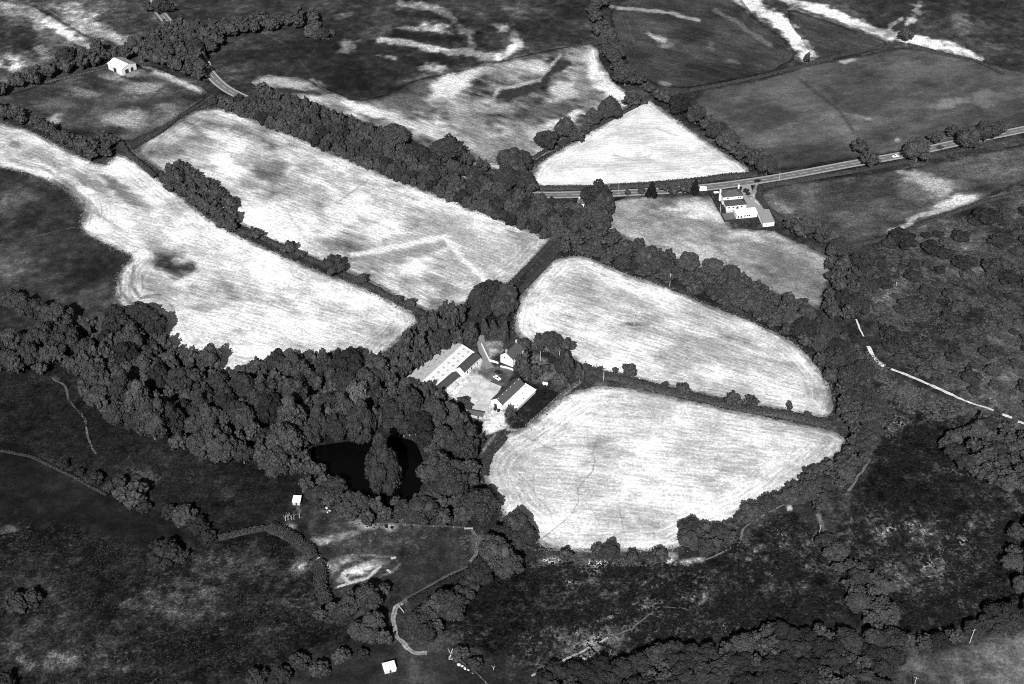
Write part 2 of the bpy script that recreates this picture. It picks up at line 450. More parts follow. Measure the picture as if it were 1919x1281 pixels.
def layer_tone(px, py, X, Y, tone, speck, zones, blobs, lines, NX=None, NY=None):
    NX, NY = (X, Y) if NX is None else (NX, NY)
    wx = (fbm(X / 9, Y / 9, 3, 4) - .5) * 26
    wy = (fbm(X / 9, Y / 9, 31, 4) - .5) * 20
    qx, qy = px + wx, py + wy
    for tn, sk, soft, poly in zones:
        xs = [p[0] for p in poly]
        ys = [p[1] for p in poly]
        i = np.where((px > min(xs) - 30) & (px < max(xs) + 30) & (py > min(ys) - 30) & (py < max(ys) + 30))[0]
        if not len(i):
            continue
        k = min(1.0, soft / 6)
        ax, ay = px[i] + wx[i] * k, py[i] + wy[i] * k
        d, _ = seg_dist(ax, ay, poly, True)
        d = np.where(inside(ax, ay, poly), d, -d)
        m = sstep(-soft, soft, d)
        tone[i] += (tn - tone[i]) * m
        speck[i] += (sk - speck[i]) * m
    for cx, cy, rx, ry, rot, tn, st in blobs:
        R = max(rx, ry) * 1.7 + 15
        i = np.where((np.abs(px - cx) < R) & (np.abs(py - cy) < R))[0]
        if not len(i):
            continue
        c, s = math.cos(math.radians(rot)), math.sin(math.radians(rot))
        k = min(1.0, ry / 9)
        dx, dy = px[i] + wx[i] * k - cx, py[i] + wy[i] * k - cy
        a, b = (dx * c + dy * s) / rx, (-dx * s + dy * c) / ry
        r = np.sqrt(a * a + b * b)
        m = (1 - sstep(.35, 1.3, r + 1.7 * (fbm(NX[i] / 6, NY[i] / 6, 51, 5) - .5))) * min(1, st * 1.15)
        tone[i] += (tn - tone[i]) * np.clip(m, 0, 1)
    for pts, hw, tn, st in lines:
        xs = [p[0] for p in pts]
        ys = [p[1] for p in pts]
        e = hw * 2 + 8
        i = np.where((px > min(xs) - e) & (px < max(xs) + e) & (py > min(ys) - e) & (py < max(ys) + e))[0]
        if not len(i):
            continue
        k = min(1.0, hw / 12)
        d, _ = seg_dist(px[i] + wx[i] * k, py[i] + wy[i] * k, pts)
        m = (1 - sstep(hw * .5, hw * 1.5, d * (.7 + .7 * fbm(X[i] / 4, Y[i] / 4, 61, 3)))) * st * np.clip(.55 + .8 * fbm(X[i] / 5, Y[i] / 5, 62, 3), 0, 1)
        tone[i] += (tn - tone[i]) * m
    return tone, speck

# ------------------------------------------------------------------ ground sheet
def axis(a, b, step, far):
    core = np.arange(a, b + step, step)
    out, s = [core[-1]], step
    while out[-1] < far:
        s *= 1.35
        out.append(out[-1] + s)
    lo, s = [core[0]], step
    while lo[-1] > -far:
        s *= 1.35
        lo.append(lo[-1] - s)
    return np.concatenate([np.array(lo[:0:-1]), core, np.array(out[1:])])

gx, gy = axis(-400, 400, 1.05, 7000), axis(-232, 438, 1.05, 7000)
GX, GY = np.meshgrid(gx, gy)
X, Y = GX.ravel(), GY.ravel()
px, py = to_px(X, Y)
behind = (Y < -YC + 60)
px = np.where(behind, 9e4, px)
tone = np.full(X.shape, 58.0)
speck = np.full(X.shape, .45)
tone, speck = layer_tone(px, py, X, Y, tone, speck, ZONES, BLOBS, LINES)
fleck = .45 * sstep(.42, .66, fbm(X / 22, Y / 22, 94, 4)) * sstep(.4, .85, speck)
for st, poly in ((.8, [(1650, 950), (1740, 940), (1850, 970), (1860, 1060), (1790, 1110), (1680, 1090), (1640, 1020)]), (1.0, [(1180, 1100), (1240, 1085), (1340, 1060), (1330, 1140), (1250, 1170), (1150, 1180)]),
                 (.6, [(300, 1050), (430, 1010), (540, 1030), (600, 1120), (600, 1190), (420, 1200), (250, 1160)]), (.9, [(950, 1190), (1050, 1178), (1190, 1170), (1180, 1225), (1010, 1262), (950, 1240)]),
                 (.6, [(-50, 980), (60, 985), (70, 1030), (-50, 1040)]), (.6, [(20, 1210), (320, 1200), (330, 1281), (20, 1281)]), (.7, [(1350, 1000), (1450, 980), (1540, 1050), (1480, 1110), (1370, 1110)]),
                 (.7, [(1650, 460), (1900, 400), (1919, 700), (1700, 680), (1640, 560)]), (.8, [(560, 955), (760, 985), (860, 1010), (800, 1040), (620, 1030)])):
    i = np.where((px > -80) & (px < 2000) & (py > 380) & (py < 1320))[0]
    d, _ = seg_dist(px[i], py[i], poly, True)
    m_ = sstep(-25, 25, np.where(inside(px[i], py[i], poly), d, -d))
    fleck[i] = np.maximum(fleck[i], st * m_ * sstep(.36, .62, fbm(X[i] / 14, Y[i] / 14, 96, 4)))
dim = sstep(.5, .64, fbm(X / 4, Y / 4, 95, 4)) * sstep(.3, .6, speck)
tone = tone * (1 - .35 * dim)
mott = 1.3 * (fbm(X / 34, Y / 34, 71, 5) - .5) + .9 * (fbm(X / 5, Y / 5, 91, 3) - .5) + .8 * (speck - .2) * (vnoise(X / 1.6, Y / 1.6, 92) - .5)
tone = np.clip(tone * np.exp(mott * (1 + .9 * sstep(.6, .85, speck))), 14, 252)
nx, ny = len(gx), len(gy)
ii = np.arange(nx * ny).reshape(ny, nx)
F = np.stack([ii[:-1, :-1].ravel(), ii[:-1, 1:].ravel(), ii[1:, 1:].ravel(), ii[1:, :-1].ravel()], 1)
V = np.stack([X, Y, np.zeros_like(X)], 1)
me = np_mesh('ground', V, F, M['ground'])
set_attr(me, 'tone', lin(tone))
set_attr(me, 'speck', speck)
set_attr(me, 'fleck', fleck)
tag(link('ground', me), 'rough grass and heath ground between the fields', None, None, 'structure')

# ------------------------------------------------------------------ fields
def smooth_poly(poly, n=2):
    p = [Vector((a, b)) for a, b in poly]
    for _ in range(n):
        q = []
        for i in range(len(p)):
            a, b = p[i], p[(i + 1) % len(p)]
            q += [a * .82 + b * .18, a * .18 + b * .82]
        p = q
    return [(v.x, v.y) for v in p]

def make_field(name, label, poly, base, mottle, amp, speckle, d0, d1, blobs=(), lines=(), z=0.03, head=14, smooth=2, step=1.7, scale=24, stretch=1.0, zones=()):
    pol = smooth_poly(poly, smooth) if smooth else list(poly)
    wp = [P(a, b) for a, b in pol]
    wp = [(v.x, v.y) for v in wp]
    per = []
    for i in range(len(wp)):                    # boundary samples with a slightly ragged line
        a, b = Vector(wp[i]), Vector(wp[(i + 1) % len(wp)])
        n = max(1, int((b - a).length / 1.6))
        for k in range(n):
            per.append(a + (b - a) * (k / n))
    bx = np.array([p.x for p in per])
    by = np.array([p.y for p in per])
    bx = bx + (fbm(bx / 3, by / 3, 5, 3) - .5) * 2.6
    by = by + (fbm(bx / 3, by / 3, 6, 3) - .5) * 2.6
    bpoly = list(zip(bx.tolist(), by.tolist()))
    g0 = np.arange(bx.min(), bx.max(), step)
    g1 = np.arange(by.min(), by.max(), step)
    A, B = np.meshgrid(g0, g1)
    A, B = A.ravel() + nr.uniform(-.25, .25, A.size), B.ravel() + nr.uniform(-.25, .25, B.size)
    k = inside(A, B, bpoly)
    A, B = A[k], B[k]
    d, _ = seg_dist(A, B, bpoly[::4], True)
    k = d > .9
    A, B = A[k], B[k]
    nb = len(bpoly)
    vin = [Vector(p) for p in bpoly] + [Vector((a, b)) for a, b in zip(A.tolist(), B.tolist())]
    for pts, hwp, tn, st in lines:               # more points along narrow marks
        if hwp > 4:
            continue
        for (x0, y0), (x1, y1) in zip(pts[:-1], pts[1:]):
            a, b = P(x0, y0), P(x1, y1)
            L = (b - a).length
            if L < .1:
                continue
            u = (b - a) / L
            hm = hwp * mpp(y0)
            for q in range(int(L / 1.1) + 1):
                for o_ in (-2.2, -1.1, 0, 1.1, 2.2):
                    c = a + u * (q * 1.1 + .2 * (o_ % 2))
                    vin.append(Vector((c.x - u.y * hm * o_, c.y + u.x * hm * o_)))
    r = delaunay_2d_cdt(vin, [(i, (i + 1) % nb) for i in range(nb)], [], 1, 1e-5, False)
    vo, fo = r[0], np.array(r[2], np.int32)
    X = np.array([v.x for v in vo])
    Y = np.array([v.y for v in vo])
    k = inside(X[fo].mean(1), Y[fo].mean(1), bpoly)
    fo = fo[k]
    used = np.unique(fo)
    rm = np.full(len(X), -1)
    rm[used] = np.arange(len(used))
    X, Y, fo = X[used], Y[used], rm[fo]
    me = np_mesh(name, np.stack([X, Y, np.full_like(X, z)], 1), fo, M['field'])
    px, py = to_px(X, Y)
    a, b = P(*d0), P(*d1)
    u = (b - a).normalized()
    sv, su = X * u.x + Y * u.y, -X * u.y + Y * u.x
    D, AL = seg_dist(X, Y, wp, True)
    hw = sstep(head * .7, head * 1.3, D + (fbm(X / 12, Y / 12, 9, 2) - .5) * 4) if head else np.ones_like(X)
    tone = np.full(X.shape, float(base))
    # broad growth marks, drawn out along the swaths
    tone += mottle * 2.1 * (fbm(X / 22, Y / 22, int(abs(Y[0])) + 3, 5) - .5)
    tone += mottle * 2.2 * (fbm(sv / (scale * 1.7 * stretch), su / scale, len(name) + int(abs(X[0])), 5) - .5)
    tone += mottle * 1.6 * (fbm(sv / 9, su / 3.4, 77, 4) - .5)
    sp = np.full(X.shape, float(speckle))
    tone, sp = layer_tone(px, py, X, Y, tone, sp, zones, blobs, lines, sv / 2.0, su)
    tone *= 1 - .45 * (1 - sstep(.2, 3.2, D + (fbm(X / 4, Y / 4, 15, 3) - .5) * 4))     # uncut grass along the edge
    set_attr(me, 'tone', lin(np.clip(tone, 20, 262)))
    set_attr(me, 'speck', sp)
    for k_, v_ in (('su', su), ('sv', sv), ('sd', D), ('sa', AL), ('hw', hw), ('amp', np.full(X.shape, float(amp)))):
        set_attr(me, k_, v_)
    if name == 'hay_field' and base > 200:
        MARGIN.append(np.stack([bx, by], 1))
    return tag(link(name, me), label, None, None, 'structure')

MARGIN = []
make_field('hay_field', 'long mown field below the road belt with pale angled bank mark',
    [(389, 193), (520, 241), (700, 319), (870, 386), (1000, 434), (1036, 449), (960, 531), (900, 560), (850, 577), (803, 587), (680, 521), (580, 482), (490, 442), (420, 400), (300, 318), (245, 281)],
    206, 80, .46, .26, (520, 300), (900, 430), head=16, smooth=1,
    blobs=[(505, 320, 36, 20, 20, 95, .9), (470, 300, 60, 12, 20, 165, .6), (560, 350, 60, 14, 20, 165, .7), (470, 215, 24, 18, 30, 175, .6), (430, 260, 60, 14, 20, 250, .8), (590, 290, 50, 8, 20, 185, .5), (710, 370, 50, 10, 20, 180, .6),
           (640, 400, 34, 20, 20, 250, .7), (520, 400, 60, 20, 20, 250, .6), (760, 490, 60, 18, 20, 252, .9), (770, 478, 60, 9, -15, 160, .9), (870, 440, 40, 14, 20, 165, .7), (905, 480, 30, 22, 40, 175, .8), (860, 500, 30, 18, 20, 185, .7), (930, 460, 50, 14, 20, 195, .6),
           (700, 440, 40, 22, 0, 250, .6), (850, 410, 50, 16, 20, 175, .5), (640, 350, 30, 14, 30, 185, .5), (400, 330, 40, 10, 25, 250, .6), (480, 255, 14, 40, 20, 170, .5)],
    lines=[([(680, 488), (760, 473), (826, 458)], 9, 158, .95), ([(845, 470), (880, 510), (895, 530)], 9, 172, .8), ([(850, 440), (890, 478), (925, 520)], 10, 182, .8), ([(720, 452), (780, 442), (825, 432)], 8, 178, .8), ([(660, 476), (760, 458), (832, 444)], 4.6, 250, .9), ([(832, 444), (870, 485), (905, 522)], 4.6, 250, .9), ([(630, 380), (680, 345), (690, 335)], 2, 150, .5), ([(540, 400), (560, 430)], 2, 150, .4)])
make_field('hay_field', 'mown field narrowing between dark pasture and hedge above the wood',
    [(-120, 190), (0, 230), (60, 246), (130, 284), (196, 312), (212, 296), (226, 286), (300, 336), (400, 417), (460, 448), (560, 494), (680, 538), (790, 594), (745, 640), (690, 690), (600, 690), (455, 705), (390, 690), (320, 655), (290, 610), (285, 580), (226, 577), (215, 545), (226, 505), (250, 482), (215, 466), (150, 432), (158, 395), (120, 352), (60, 326), (0, 313), (-120, 300)],
    222, 66, .46, .26, (330, 480), (650, 570), head=16, smooth=1,
    blobs=[(318, 492, 44, 25, 30, 55, 1), (300, 465, 40, 14, 20, 150, .7), (230, 360, 50, 9, 38, 110, .7), (170, 345, 40, 8, 30, 130, .6), (110, 315, 60, 7, 25, 140, .6), (290, 540, 36, 16, 30, 140, .6), (240, 545, 20, 26, 10, 165, .6), (27, 272, 14, 7, 5, 80, .8), (60, 285, 70, 12, 20, 165, .6), (140, 370, 40, 14, 35, 150, .6),
           (215, 345, 40, 10, 35, 120, .7), (260, 375, 40, 10, 30, 150, .5), (180, 400, 30, 12, 0, 180, .5), (390, 480, 30, 10, 0, 190, .5), (290, 440, 60, 14, 30, 175, .5), (560, 620, 90, 22, 15, 250, .7),
           (400, 600, 70, 22, 10, 250, .8), (270, 480, 20, 4, -5, 252, .9), (340, 640, 20, 20, 40, 250, .6), (620, 570, 70, 9, 20, 190, .5), (450, 520, 60, 12, 20, 190, .5), (250, 320, 50, 9, 40, 250, .7), (640, 660, 30, 5, 10, 170, .7)],
    lines=[([(120, 350), (160, 395), (150, 430)], 9, 150, .6), ([(20, 300), (80, 315), (130, 345), (170, 385)], 4, 120, .5), ([(215, 470), (240, 475), (258, 470)], 3, 140, .5), ([(222, 515), (226, 548), (248, 572)], 3, 120, .8), ([(250, 500), (245, 535), (262, 558), (300, 552)], 3, 120, .8), ([(265, 515), (268, 540), (290, 545)], 2.5, 120, .7), ([(140, 372), (185, 400), (240, 440)], 3, 150, .6), ([(100, 335), (150, 368), (172, 405)], 3, 130, .7)])
make_field('hay_field', 'mown field with a lone pole beyond the farmhouse',
    [(967, 585), (976, 552), (1036, 488), (1070, 478), (1110, 484), (1160, 509), (1250, 540), (1350, 580), (1440, 615), (1500, 650), (1542, 700), (1562, 740), (1556, 784), (1480, 772), (1350, 748), (1250, 724), (1170, 704), (1100, 690), (1070, 670), (1000, 650), (964, 625)],
    208, 62, .5, .24, (1010, 560), (1500, 720), head=13, smooth=2,
    blobs=[(985, 600, 22, 30, 0, 252, .9), (1060, 530, 40, 16, 20, 180, .6), (1290, 650, 90, 14, 15, 180, .5), (1180, 560, 60, 10, 18, 175, .6), (1400, 680, 70, 10, 15, 180, .5), (1182, 608, 19, 3, 3, 90, .9), (1040, 505, 30, 10, 0, 245, .6), (1230, 640, 30, 10, 10, 250, .6), (1440, 720, 60, 12, 15, 245, .6), (1310, 620, 60, 9, 18, 245, .5), (1235, 670, 30, 4, 10, 150, .5)],
    lines=[([(1460, 630), (1510, 670), (1545, 725)], 3, 170, .5)])
make_field('hay_field', 'large pale mown field below the farmyard with dark wandering paths',
    [(905, 880), (914, 850), (948, 815), (985, 800), (1062, 738), (1120, 722), (1200, 729), (1280, 748), (1400, 774), (1500, 794), (1560, 806), (1586, 822), (1580, 846), (1550, 870), (1480, 925), (1400, 975), (1300, 1010), (1262, 1030), (1200, 1033), (1060, 1033), (1010, 1022), (985, 990), (940, 965), (928, 930), (908, 905)],
    222, 58, .42, .24, (1000, 800), (1500, 850), head=18, smooth=2,
    blobs=[(1330, 950, 60, 16, -15, 254, .95), (1400, 920, 60, 14, -20, 250, .8), (1030, 900, 60, 26, 10, 205, .6), (1130, 910, 40, 20, 0, 180, .5), (1010, 830, 40, 12, -25, 252, .7), (1120, 800, 60, 16, 0, 250, .5), (1220, 960, 50, 14, 10, 190, .5), (1090, 1010, 80, 12, 0, 195, .5), (1480, 860, 60, 10, -10, 240, .5), (1180, 770, 30, 10, 0, 195, .4), (1350, 860, 20, 4, 5, 150, .6), (940, 890, 20, 40, 15, 205, .5), (1230, 765, 30, 14, 0, 195, .5), (1300, 890, 50, 12, 8, 190, .35)],
    lines=[([(1115, 855), (1112, 880), (1083, 915), (1084, 940), (1070, 965), (1040, 990), (1015, 1010)], 1.0, 125, .6), ([(965, 882), (990, 905), (1005, 930), (1030, 955), (1038, 985)], 1.0, 130, .5), ([(1085, 925), (1110, 955), (1125, 985)], 1.0, 140, .5),
           ([(1160, 955), (1170, 1000)], 1.3, 140, .5), ([(1065, 1018), (1110, 985)], 4, 250, .8), ([(1120, 820), (1110, 850), (1118, 870)], 1.3, 140, .5), ([(1175, 960), (1215, 1015)], 5, 250, .5), ([(950, 802), (1010, 830), (1050, 850)], 2, 165, .5), ([(1140, 790), (1165, 780), (1190, 770)], 1.3, 160, .4)])
make_field('hay_field', 'bright triangular mown field above the main road',
    [(998, 330), (1012, 302), (1100, 252), (1205, 186), (1222, 190), (1255, 216), (1330, 270), (1420, 327), (1300, 338), (1140, 348), (1006, 352)],
    240, 40, .34, .16, (1010, 340), (1400, 325), head=9, smooth=1,
    blobs=[(1180, 215, 30, 6, -25, 190, .6), (1260, 285, 30, 10, 10, 200, .5), (1060, 310, 50, 10, -10, 205, .5), (1200, 300, 50, 5, 5, 195, .6), (1130, 345, 100, 4, 0, 205, .5), (1040, 270, 20, 8, -20, 200, .5), (1100, 285, 60, 14, 0, 252, .7), (1230, 245, 50, 10, 20, 250, .6)],
    lines=[([(1180, 240), (1230, 240), (1270, 255)], 2, 195, .6), ([(1150, 290), (1190, 300), (1220, 290)], 2, 195, .6)])
make_field('hay_field', 'patchy mown field with a dark overgrown hollow',
    [(466, 158), (490, 138), (570, 142), (610, 168), (670, 190), (720, 178), (780, 148), (870, 130), (960, 108), (1060, 86), (1118, 82), (1126, 120), (1160, 165), (1206, 184), (1100, 246), (1010, 296), (960, 320), (900, 315), (800, 275), (680, 228), (560, 186)],
    138, 100, .42, .3, (700, 210), (950, 300), head=10, smooth=1, scale=20,
    blobs=[(545, 156, 50, 8, 5, 190, .8), (560, 172, 60, 5, 5, 60, .9), (690, 206, 60, 9, 15, 240, .9), (860, 150, 60, 14, -25, 225, .8), (780, 240, 80, 8, 22, 205, .7), (800, 165, 40, 20, -10, 90, .7), (840, 160, 40, 24, -30, 235, .8), (760, 190, 40, 12, -10, 110, .7), (880, 210, 60, 18, 20, 110, .6), (900, 260, 60, 12, 30, 130, .5), (870, 200, 30, 24, 0, 225, .5), (1110, 120, 16, 40, -10, 250, .9),
           (1150, 170, 40, 14, 30, 252, .9), (1060, 170, 40, 18, -20, 215, .7), (1020, 205, 60, 10, -20, 100, .7), (1090, 150, 12, 40, 15, 120, .6), (1050, 230, 50, 12, -25, 240, .8), (960, 260, 50, 12, -30, 130, .6), (830, 245, 40, 9, 20, 225, .6), (1085, 105, 26, 9, -10, 190, .5), (940, 140, 40, 14, -10, 150, .5), (1000, 115, 30, 8, -20, 210, .6), (930, 200, 40, 9, -10, 190, .5)],
    lines=[([(598, 160), (660, 192), (760, 235), (830, 262)], 2, 235, .6), ([(925, 182), (935, 168), (1010, 150), (1050, 103)], 3, 215, .7)],
    zones=[(50, .35, 14, [(480, 120), (560, 143), (618, 176), (690, 192), (760, 182), (800, 160), (860, 128), (960, 108), (1040, 92), (600, 80)]), (58, .4, 2.5, [(926, 182), (950, 168), (1000, 152), (1022, 135), (1045, 104), (1060, 104), (1072, 122), (1040, 140), (1020, 160), (985, 178), (950, 190)])])
make_field('pasture', 'grey half dried pasture around the white bungalow',
    [(1138, 380), (1180, 368), (1335, 366), (1372, 428), (1450, 432), (1500, 455), (1556, 482), (1558, 520), (1536, 582), (1440, 545), (1290, 500), (1180, 450), (1136, 430)],
    165, 60, .12, .3, (1150, 400), (1500, 500), head=0, smooth=0, scale=30,
    blobs=[(1290, 395, 60, 16, 5, 245, .8), (1240, 405, 60, 8, -10, 130, .6), (1340, 410, 40, 14, 20, 230, .7), (1180, 385, 30, 10, 0, 190, .5), (1420, 470, 60, 20, 20, 130, .6), (1500, 500, 40, 24, 30, 120, .6), (1200, 430, 50, 12, 10, 150, .5), (1520, 460, 40, 6, 25, 190, .7), (1400, 440, 50, 9, 5, 220, .7), (1480, 545, 40, 10, 30, 145, .5), (1545, 500, 10, 24, 0, 170, .6)],
    lines=[([(1335, 366), (1340, 400)], 2, 230, .5), ([(1250, 400), (1280, 430)], 1.5, 150, .4)])
make_field('meadow', 'dark ridged meadow beyond the tree line',
    [(1140, 15), (1230, -30), (1375, -20), (1420, 40), (1470, 70), (1498, 106), (1440, 138), (1290, 166), (1222, 160), (1172, 122), (1150, 70)],
    66, 22, .5, .3, (1180, 60), (1460, 120), head=16, smooth=1, blobs=BLOBS, lines=LINES)
make_field('meadow', 'small dark ridged meadow between two pale tracks',
    [(1474, 14), (1560, 42), (1680, 84), (1600, 104), (1524, 116), (1505, 75), (1480, 45)],
    66, 20, .4, .3, (1490, 40), (1640, 95), head=8, smooth=1, blobs=BLOBS, lines=LINES)
make_field('meadow', 'wide grey meadow north of the main road',
    [(1292, 172), (1440, 146), (1525, 119), (1600, 107), (1695, 86), (1830, 114), (1990, 150), (2040, 200), (1960, 228), (1800, 262), (1640, 292), (1445, 322), (1420, 312), (1340, 248)],
    86, 26, .16, .25, (1340, 260), (1800, 170), head=0, smooth=1,
    blobs=[(1590, 205, 40, 6, 45, 150, .7), (1615, 221, 18, 6, 5, 190, .9), (1580, 195, 60, 10, 42, 50, .5), (1585, 113, 20, 4, -6, 190, .8), (1440, 265, 40, 16, 0, 120, .7), (1480, 160, 60, 12, -10, 110, .7), (1420, 220, 60, 30, 0, 64, .6), (1640, 190, 60, 30, -10, 70, .6), (1720, 140, 70, 20, 0, 100, .6), (1790, 190, 30, 8, -10, 150, .6), (1840, 185, 24, 14, 0, 130, .6), (1740, 245, 60, 14, -10, 66, .6), (1683, 260, 8, 6, 0, 180, .7), (1560, 300, 60, 9, -10, 64, .7), (1760, 198, 24, 5, 0, 140, .6)],
    lines=[([(1500, 150), (1570, 205), (1600, 245)], 3, 56, .5)])
make_field('meadow', 'patchy meadow south of the main road with pale dry streaks',
    [(1425, 352), (1600, 330), (1720, 312), (1850, 285), (1960, 260), (2000, 300), (1850, 372), (1760, 404), (1660, 444), (1570, 468), (1500, 440), (1425, 375)],
    88, 34, .14, .4, (1450, 360), (1800, 300), head=0, smooth=1,
    blobs=[(1740, 340, 50, 18, 20, 190, .8), (1800, 372, 36, 10, -15, 240, .95), (1770, 385, 30, 7, -20, 220, .8), (1690, 322, 30, 8, 10, 170, .7), (1470, 390, 20, 5, 30, 150, .7), (1480, 365, 20, 14, 0, 60, .6), (1560, 380, 50, 20, 0, 70, .6), (1600, 410, 50, 14, 0, 110, .5), (1820, 285, 40, 8, -10, 170, .7), (1680, 300, 40, 5, -8, 140, .6), (1690, 430, 26, 7, -15, 220, .8), (1650, 360, 40, 14, 0, 60, .6), (1860, 275, 20, 6, -10, 180, .6)],
    lines=[([(1810, 380), (1760, 395), (1720, 405), (1690, 430), (1670, 438)], 4, 210, .8), ([(1730, 400), (1700, 412)], 3, 190, .6)])
make_field('pasture', 'rough pasture in front of the pale sheet roofed barn',
    [(-100, 215), (0, 182), (100, 152), (205, 126), (270, 121), (330, 142), (388, 168), (385, 188), (262, 262), (200, 265), (100, 240), (0, 210), (-100, 240)],
    84, 44, .14, .4, (220, 130), (380, 180), head=0, smooth=1, scale=18,
    blobs=[(235, 135, 36, 9, 0, 160, .7), (330, 150, 60, 7, 22, 190, .9), (160, 175, 30, 14, 20, 150, .6), (270, 165, 40, 10, -10, 170, .7), (240, 225, 44, 18, 10, 175, .8), (100, 223, 18, 9, -10, 180, .9), (60, 180, 70, 14, -15, 50, .7), (180, 150, 40, 8, 0, 55, .7), (280, 190, 60, 8, -10, 62, .7), (150, 210, 30, 24, 0, 60, .7), (200, 260, 24, 5, 0, 160, .6), (310, 200, 20, 8, 0, 150, .5), (215, 145, 26, 6, 10, 170, .6)],
    lines=[([(268, 122), (330, 145), (386, 168)], 4, 210, .8), ([(250, 245), (330, 215), (380, 185)], 2, 120, .5)])

# ------------------------------------------------------------------ road, lane, pond
def ribbon(pts, w, z, n=6, off=0.0):
    """a strip of width w along world points"""
    q = []
    p = [Vector((a.x, a.y)) for a in pts]
    for i in range(len(p) - 1):                 # Catmull-Rom
        p0, p1, p2, p3 = p[max(i - 1, 0)], p[i], p[i + 1], p[min(i + 2, len(p) - 1)]
        for k in range(n):
            t = k / n
            q.append(.5 * ((2 * p1) + (p2 - p0) * t + (2 * p0 - 5 * p1 + 4 * p2 - p3) * t * t + (3 * p1 - p0 - 3 * p2 + p3) * t ** 3))
    q.append(p[-1])
    vs = []
    for i, a in enumerate(q):
        d = (q[min(i + 1, len(q) - 1)] - q[max(i - 1, 0)]).normalized()
        nrm = Vector((-d.y, d.x))
        vs.append((a + nrm * (off + w / 2), a + nrm * (off - w / 2)))
    return q, vs

def ribbon_mesh(pts, w, z, off=0.0, dash=None, n=6):
    q, vs = ribbon(pts, w, z, n, off)
    mb = MB()
    acc, on = 0.0, True
    for i in range(len(vs) - 1):
        a, b = vs[i]
        c, d = vs[i + 1]
        if dash:
            L = (q[i + 1] - q[i]).length
            k = max(1, int(L / .5))
            for j in range(k):
                s0, s1 = j / k, (j + 1) / k
                if (acc + L * s0) % (dash[0] + dash[1]) < dash[0]:
                    l0, l1, r0, r1 = a.lerp(c, s0), a.lerp(c, s1), b.lerp(d, s0), b.lerp(d, s1)
                    mb.add([(r0.x, r0.y, z), (r1.x, r1.y, z), (l1.x, l1.y, z), (l0.x, l0.y, z)], [(0, 1, 2, 3)])
            acc += L
        else:
            mb.add([(b.x, b.y, z), (d.x, d.y, z), (c.x, c.y, z), (a.x, a.y, z)], [(0, 1, 2, 3)])
    return mb

ROAD = [P(*p) for p in [(280, -60), (292, 5), (312, 38), (345, 75), (378, 108), (392, 135), (420, 163), (465, 186), (510, 200), (600, 228), (700, 266), (800, 308), (890, 345), (950, 361), (1010, 365), (1090, 364), (1173, 361), (1310, 352), (1440, 335), (1600, 306), (1690, 290), (1790, 268), (1880, 250), (2050, 215)]]
ribbon_mesh(ROAD, 7.6, .045).build('verge', M['verge'])['kind'] = 'structure'
road = ribbon_mesh(ROAD, 6.2, .06).build('road', M['road'])
road['kind'] = 'structure'
for off in (2.75, -2.75):
    ribbon_mesh(ROAD, .35, .072, off).build('edge_line', M['line'], road)
ribbon_mesh(ROAD, .3, .072, 0, (6, 3)).build('centre_line', M['line'], road)
LANE = [P(*p) for p in [(900, 628), (903, 650), (910, 672), (918, 690)]]
o = ribbon_mesh(LANE, 4.0, .05).build('lane', mat('lane_gravel', 0.19, .95, (.5, .2)))
o['kind'] = 'structure'
def flat(name, poly, z, m, parent=None, smooth=0):
    pol = smooth_poly(poly, smooth) if smooth else poly
    pts = [P(a, b) for a, b in pol][::-1]
    mb = MB()
    mb.add([(p.x, p.y, z) for p in pts], [tuple(range(len(pts)))])
    o = mb.build(name, m, parent)
    o['kind'] = 'structure'
    return o
def path(label, pts, hw, tn):
    g = [P(a, b) for a, b in pts]
    q, _ = ribbon(g, 1, 0, max(4, int(sum((b - a).length for a, b in zip(g[:-1], g[1:])) / len(g) / .9)))
    V, T = [], []
    for i, c in enumerate(q):
        d = (q[min(i + 1, len(q) - 1)] - q[max(i - 1, 0)]).normalized()
        n = Vector((-d.y, d.x))
        wd = hw * mpp(pts[0][1]) * 1.25
        for k, o_ in enumerate((-1, -.55, 0, .55, 1)):
            j = np.array([c.x]), np.array([c.y])
            e = 1 + (float(fbm(j[0] / 3 + 40 * k, j[1] / 3, 7, 3)[0]) - .5) * (1.5 if abs(o_) == 1 else .3)
            p = c + n * (wd * o_ * e + 1.6 * (float(fbm(j[0] / 9, j[1] / 9, 3, 3)[0]) - .5))
            V.append((p.x, p.y, .05 + .002 * k))
            T.append(tn * (.78 if k in (0, 2, 4) else 1.0) * (.75 + .5 * float(fbm(j[0] / 5, j[1] / 5, 8 + k, 3)[0])))
    F = [(i * 5 + k, i * 5 + k + 5, i * 5 + k + 6, i * 5 + k + 1) for i in range(len(q) - 1) for k in range(4)]
    me = np_mesh('path', np.array(V), np.array(F)[:, ::-1], M['ground'])
    set_attr(me, 'tone', lin(np.clip(np.array(T), 20, 250)))
    set_attr(me, 'speck', np.full(len(V), .3))
    set_attr(me, 'fleck', np.zeros(len(V)))
    return tag(link('path', me), label, None, None, 'structure')
path('thin footpath down the dark slope below the wood', [(98, 708), (122, 725), (128, 750), (155, 780), (165, 820), (180, 850)], 1.5, 105)
path('curving gravel track in the thicket', [(752, 1128), (742, 1138), (738, 1160), (745, 1190), (760, 1208), (775, 1222), (800, 1223)], 3.6, 165)
path('thin pale footpath across the heath', [(995, 1266), (1050, 1240), (1110, 1210), (1140, 1195)], 1.8, 190)
path('branching pale footpath through heather', [(1140, 1195), (1180, 1180), (1220, 1150), (1240, 1137), (1290, 1142)], 1.4, 110)
path('grassy path from the ruins gate', [(884, 993), (894, 1010), (893, 1040), (880, 1052)], 3, 130)
path('grassy path beside the hedge bank', [(880, 1058), (830, 1083), (760, 1122)], 2, 95)
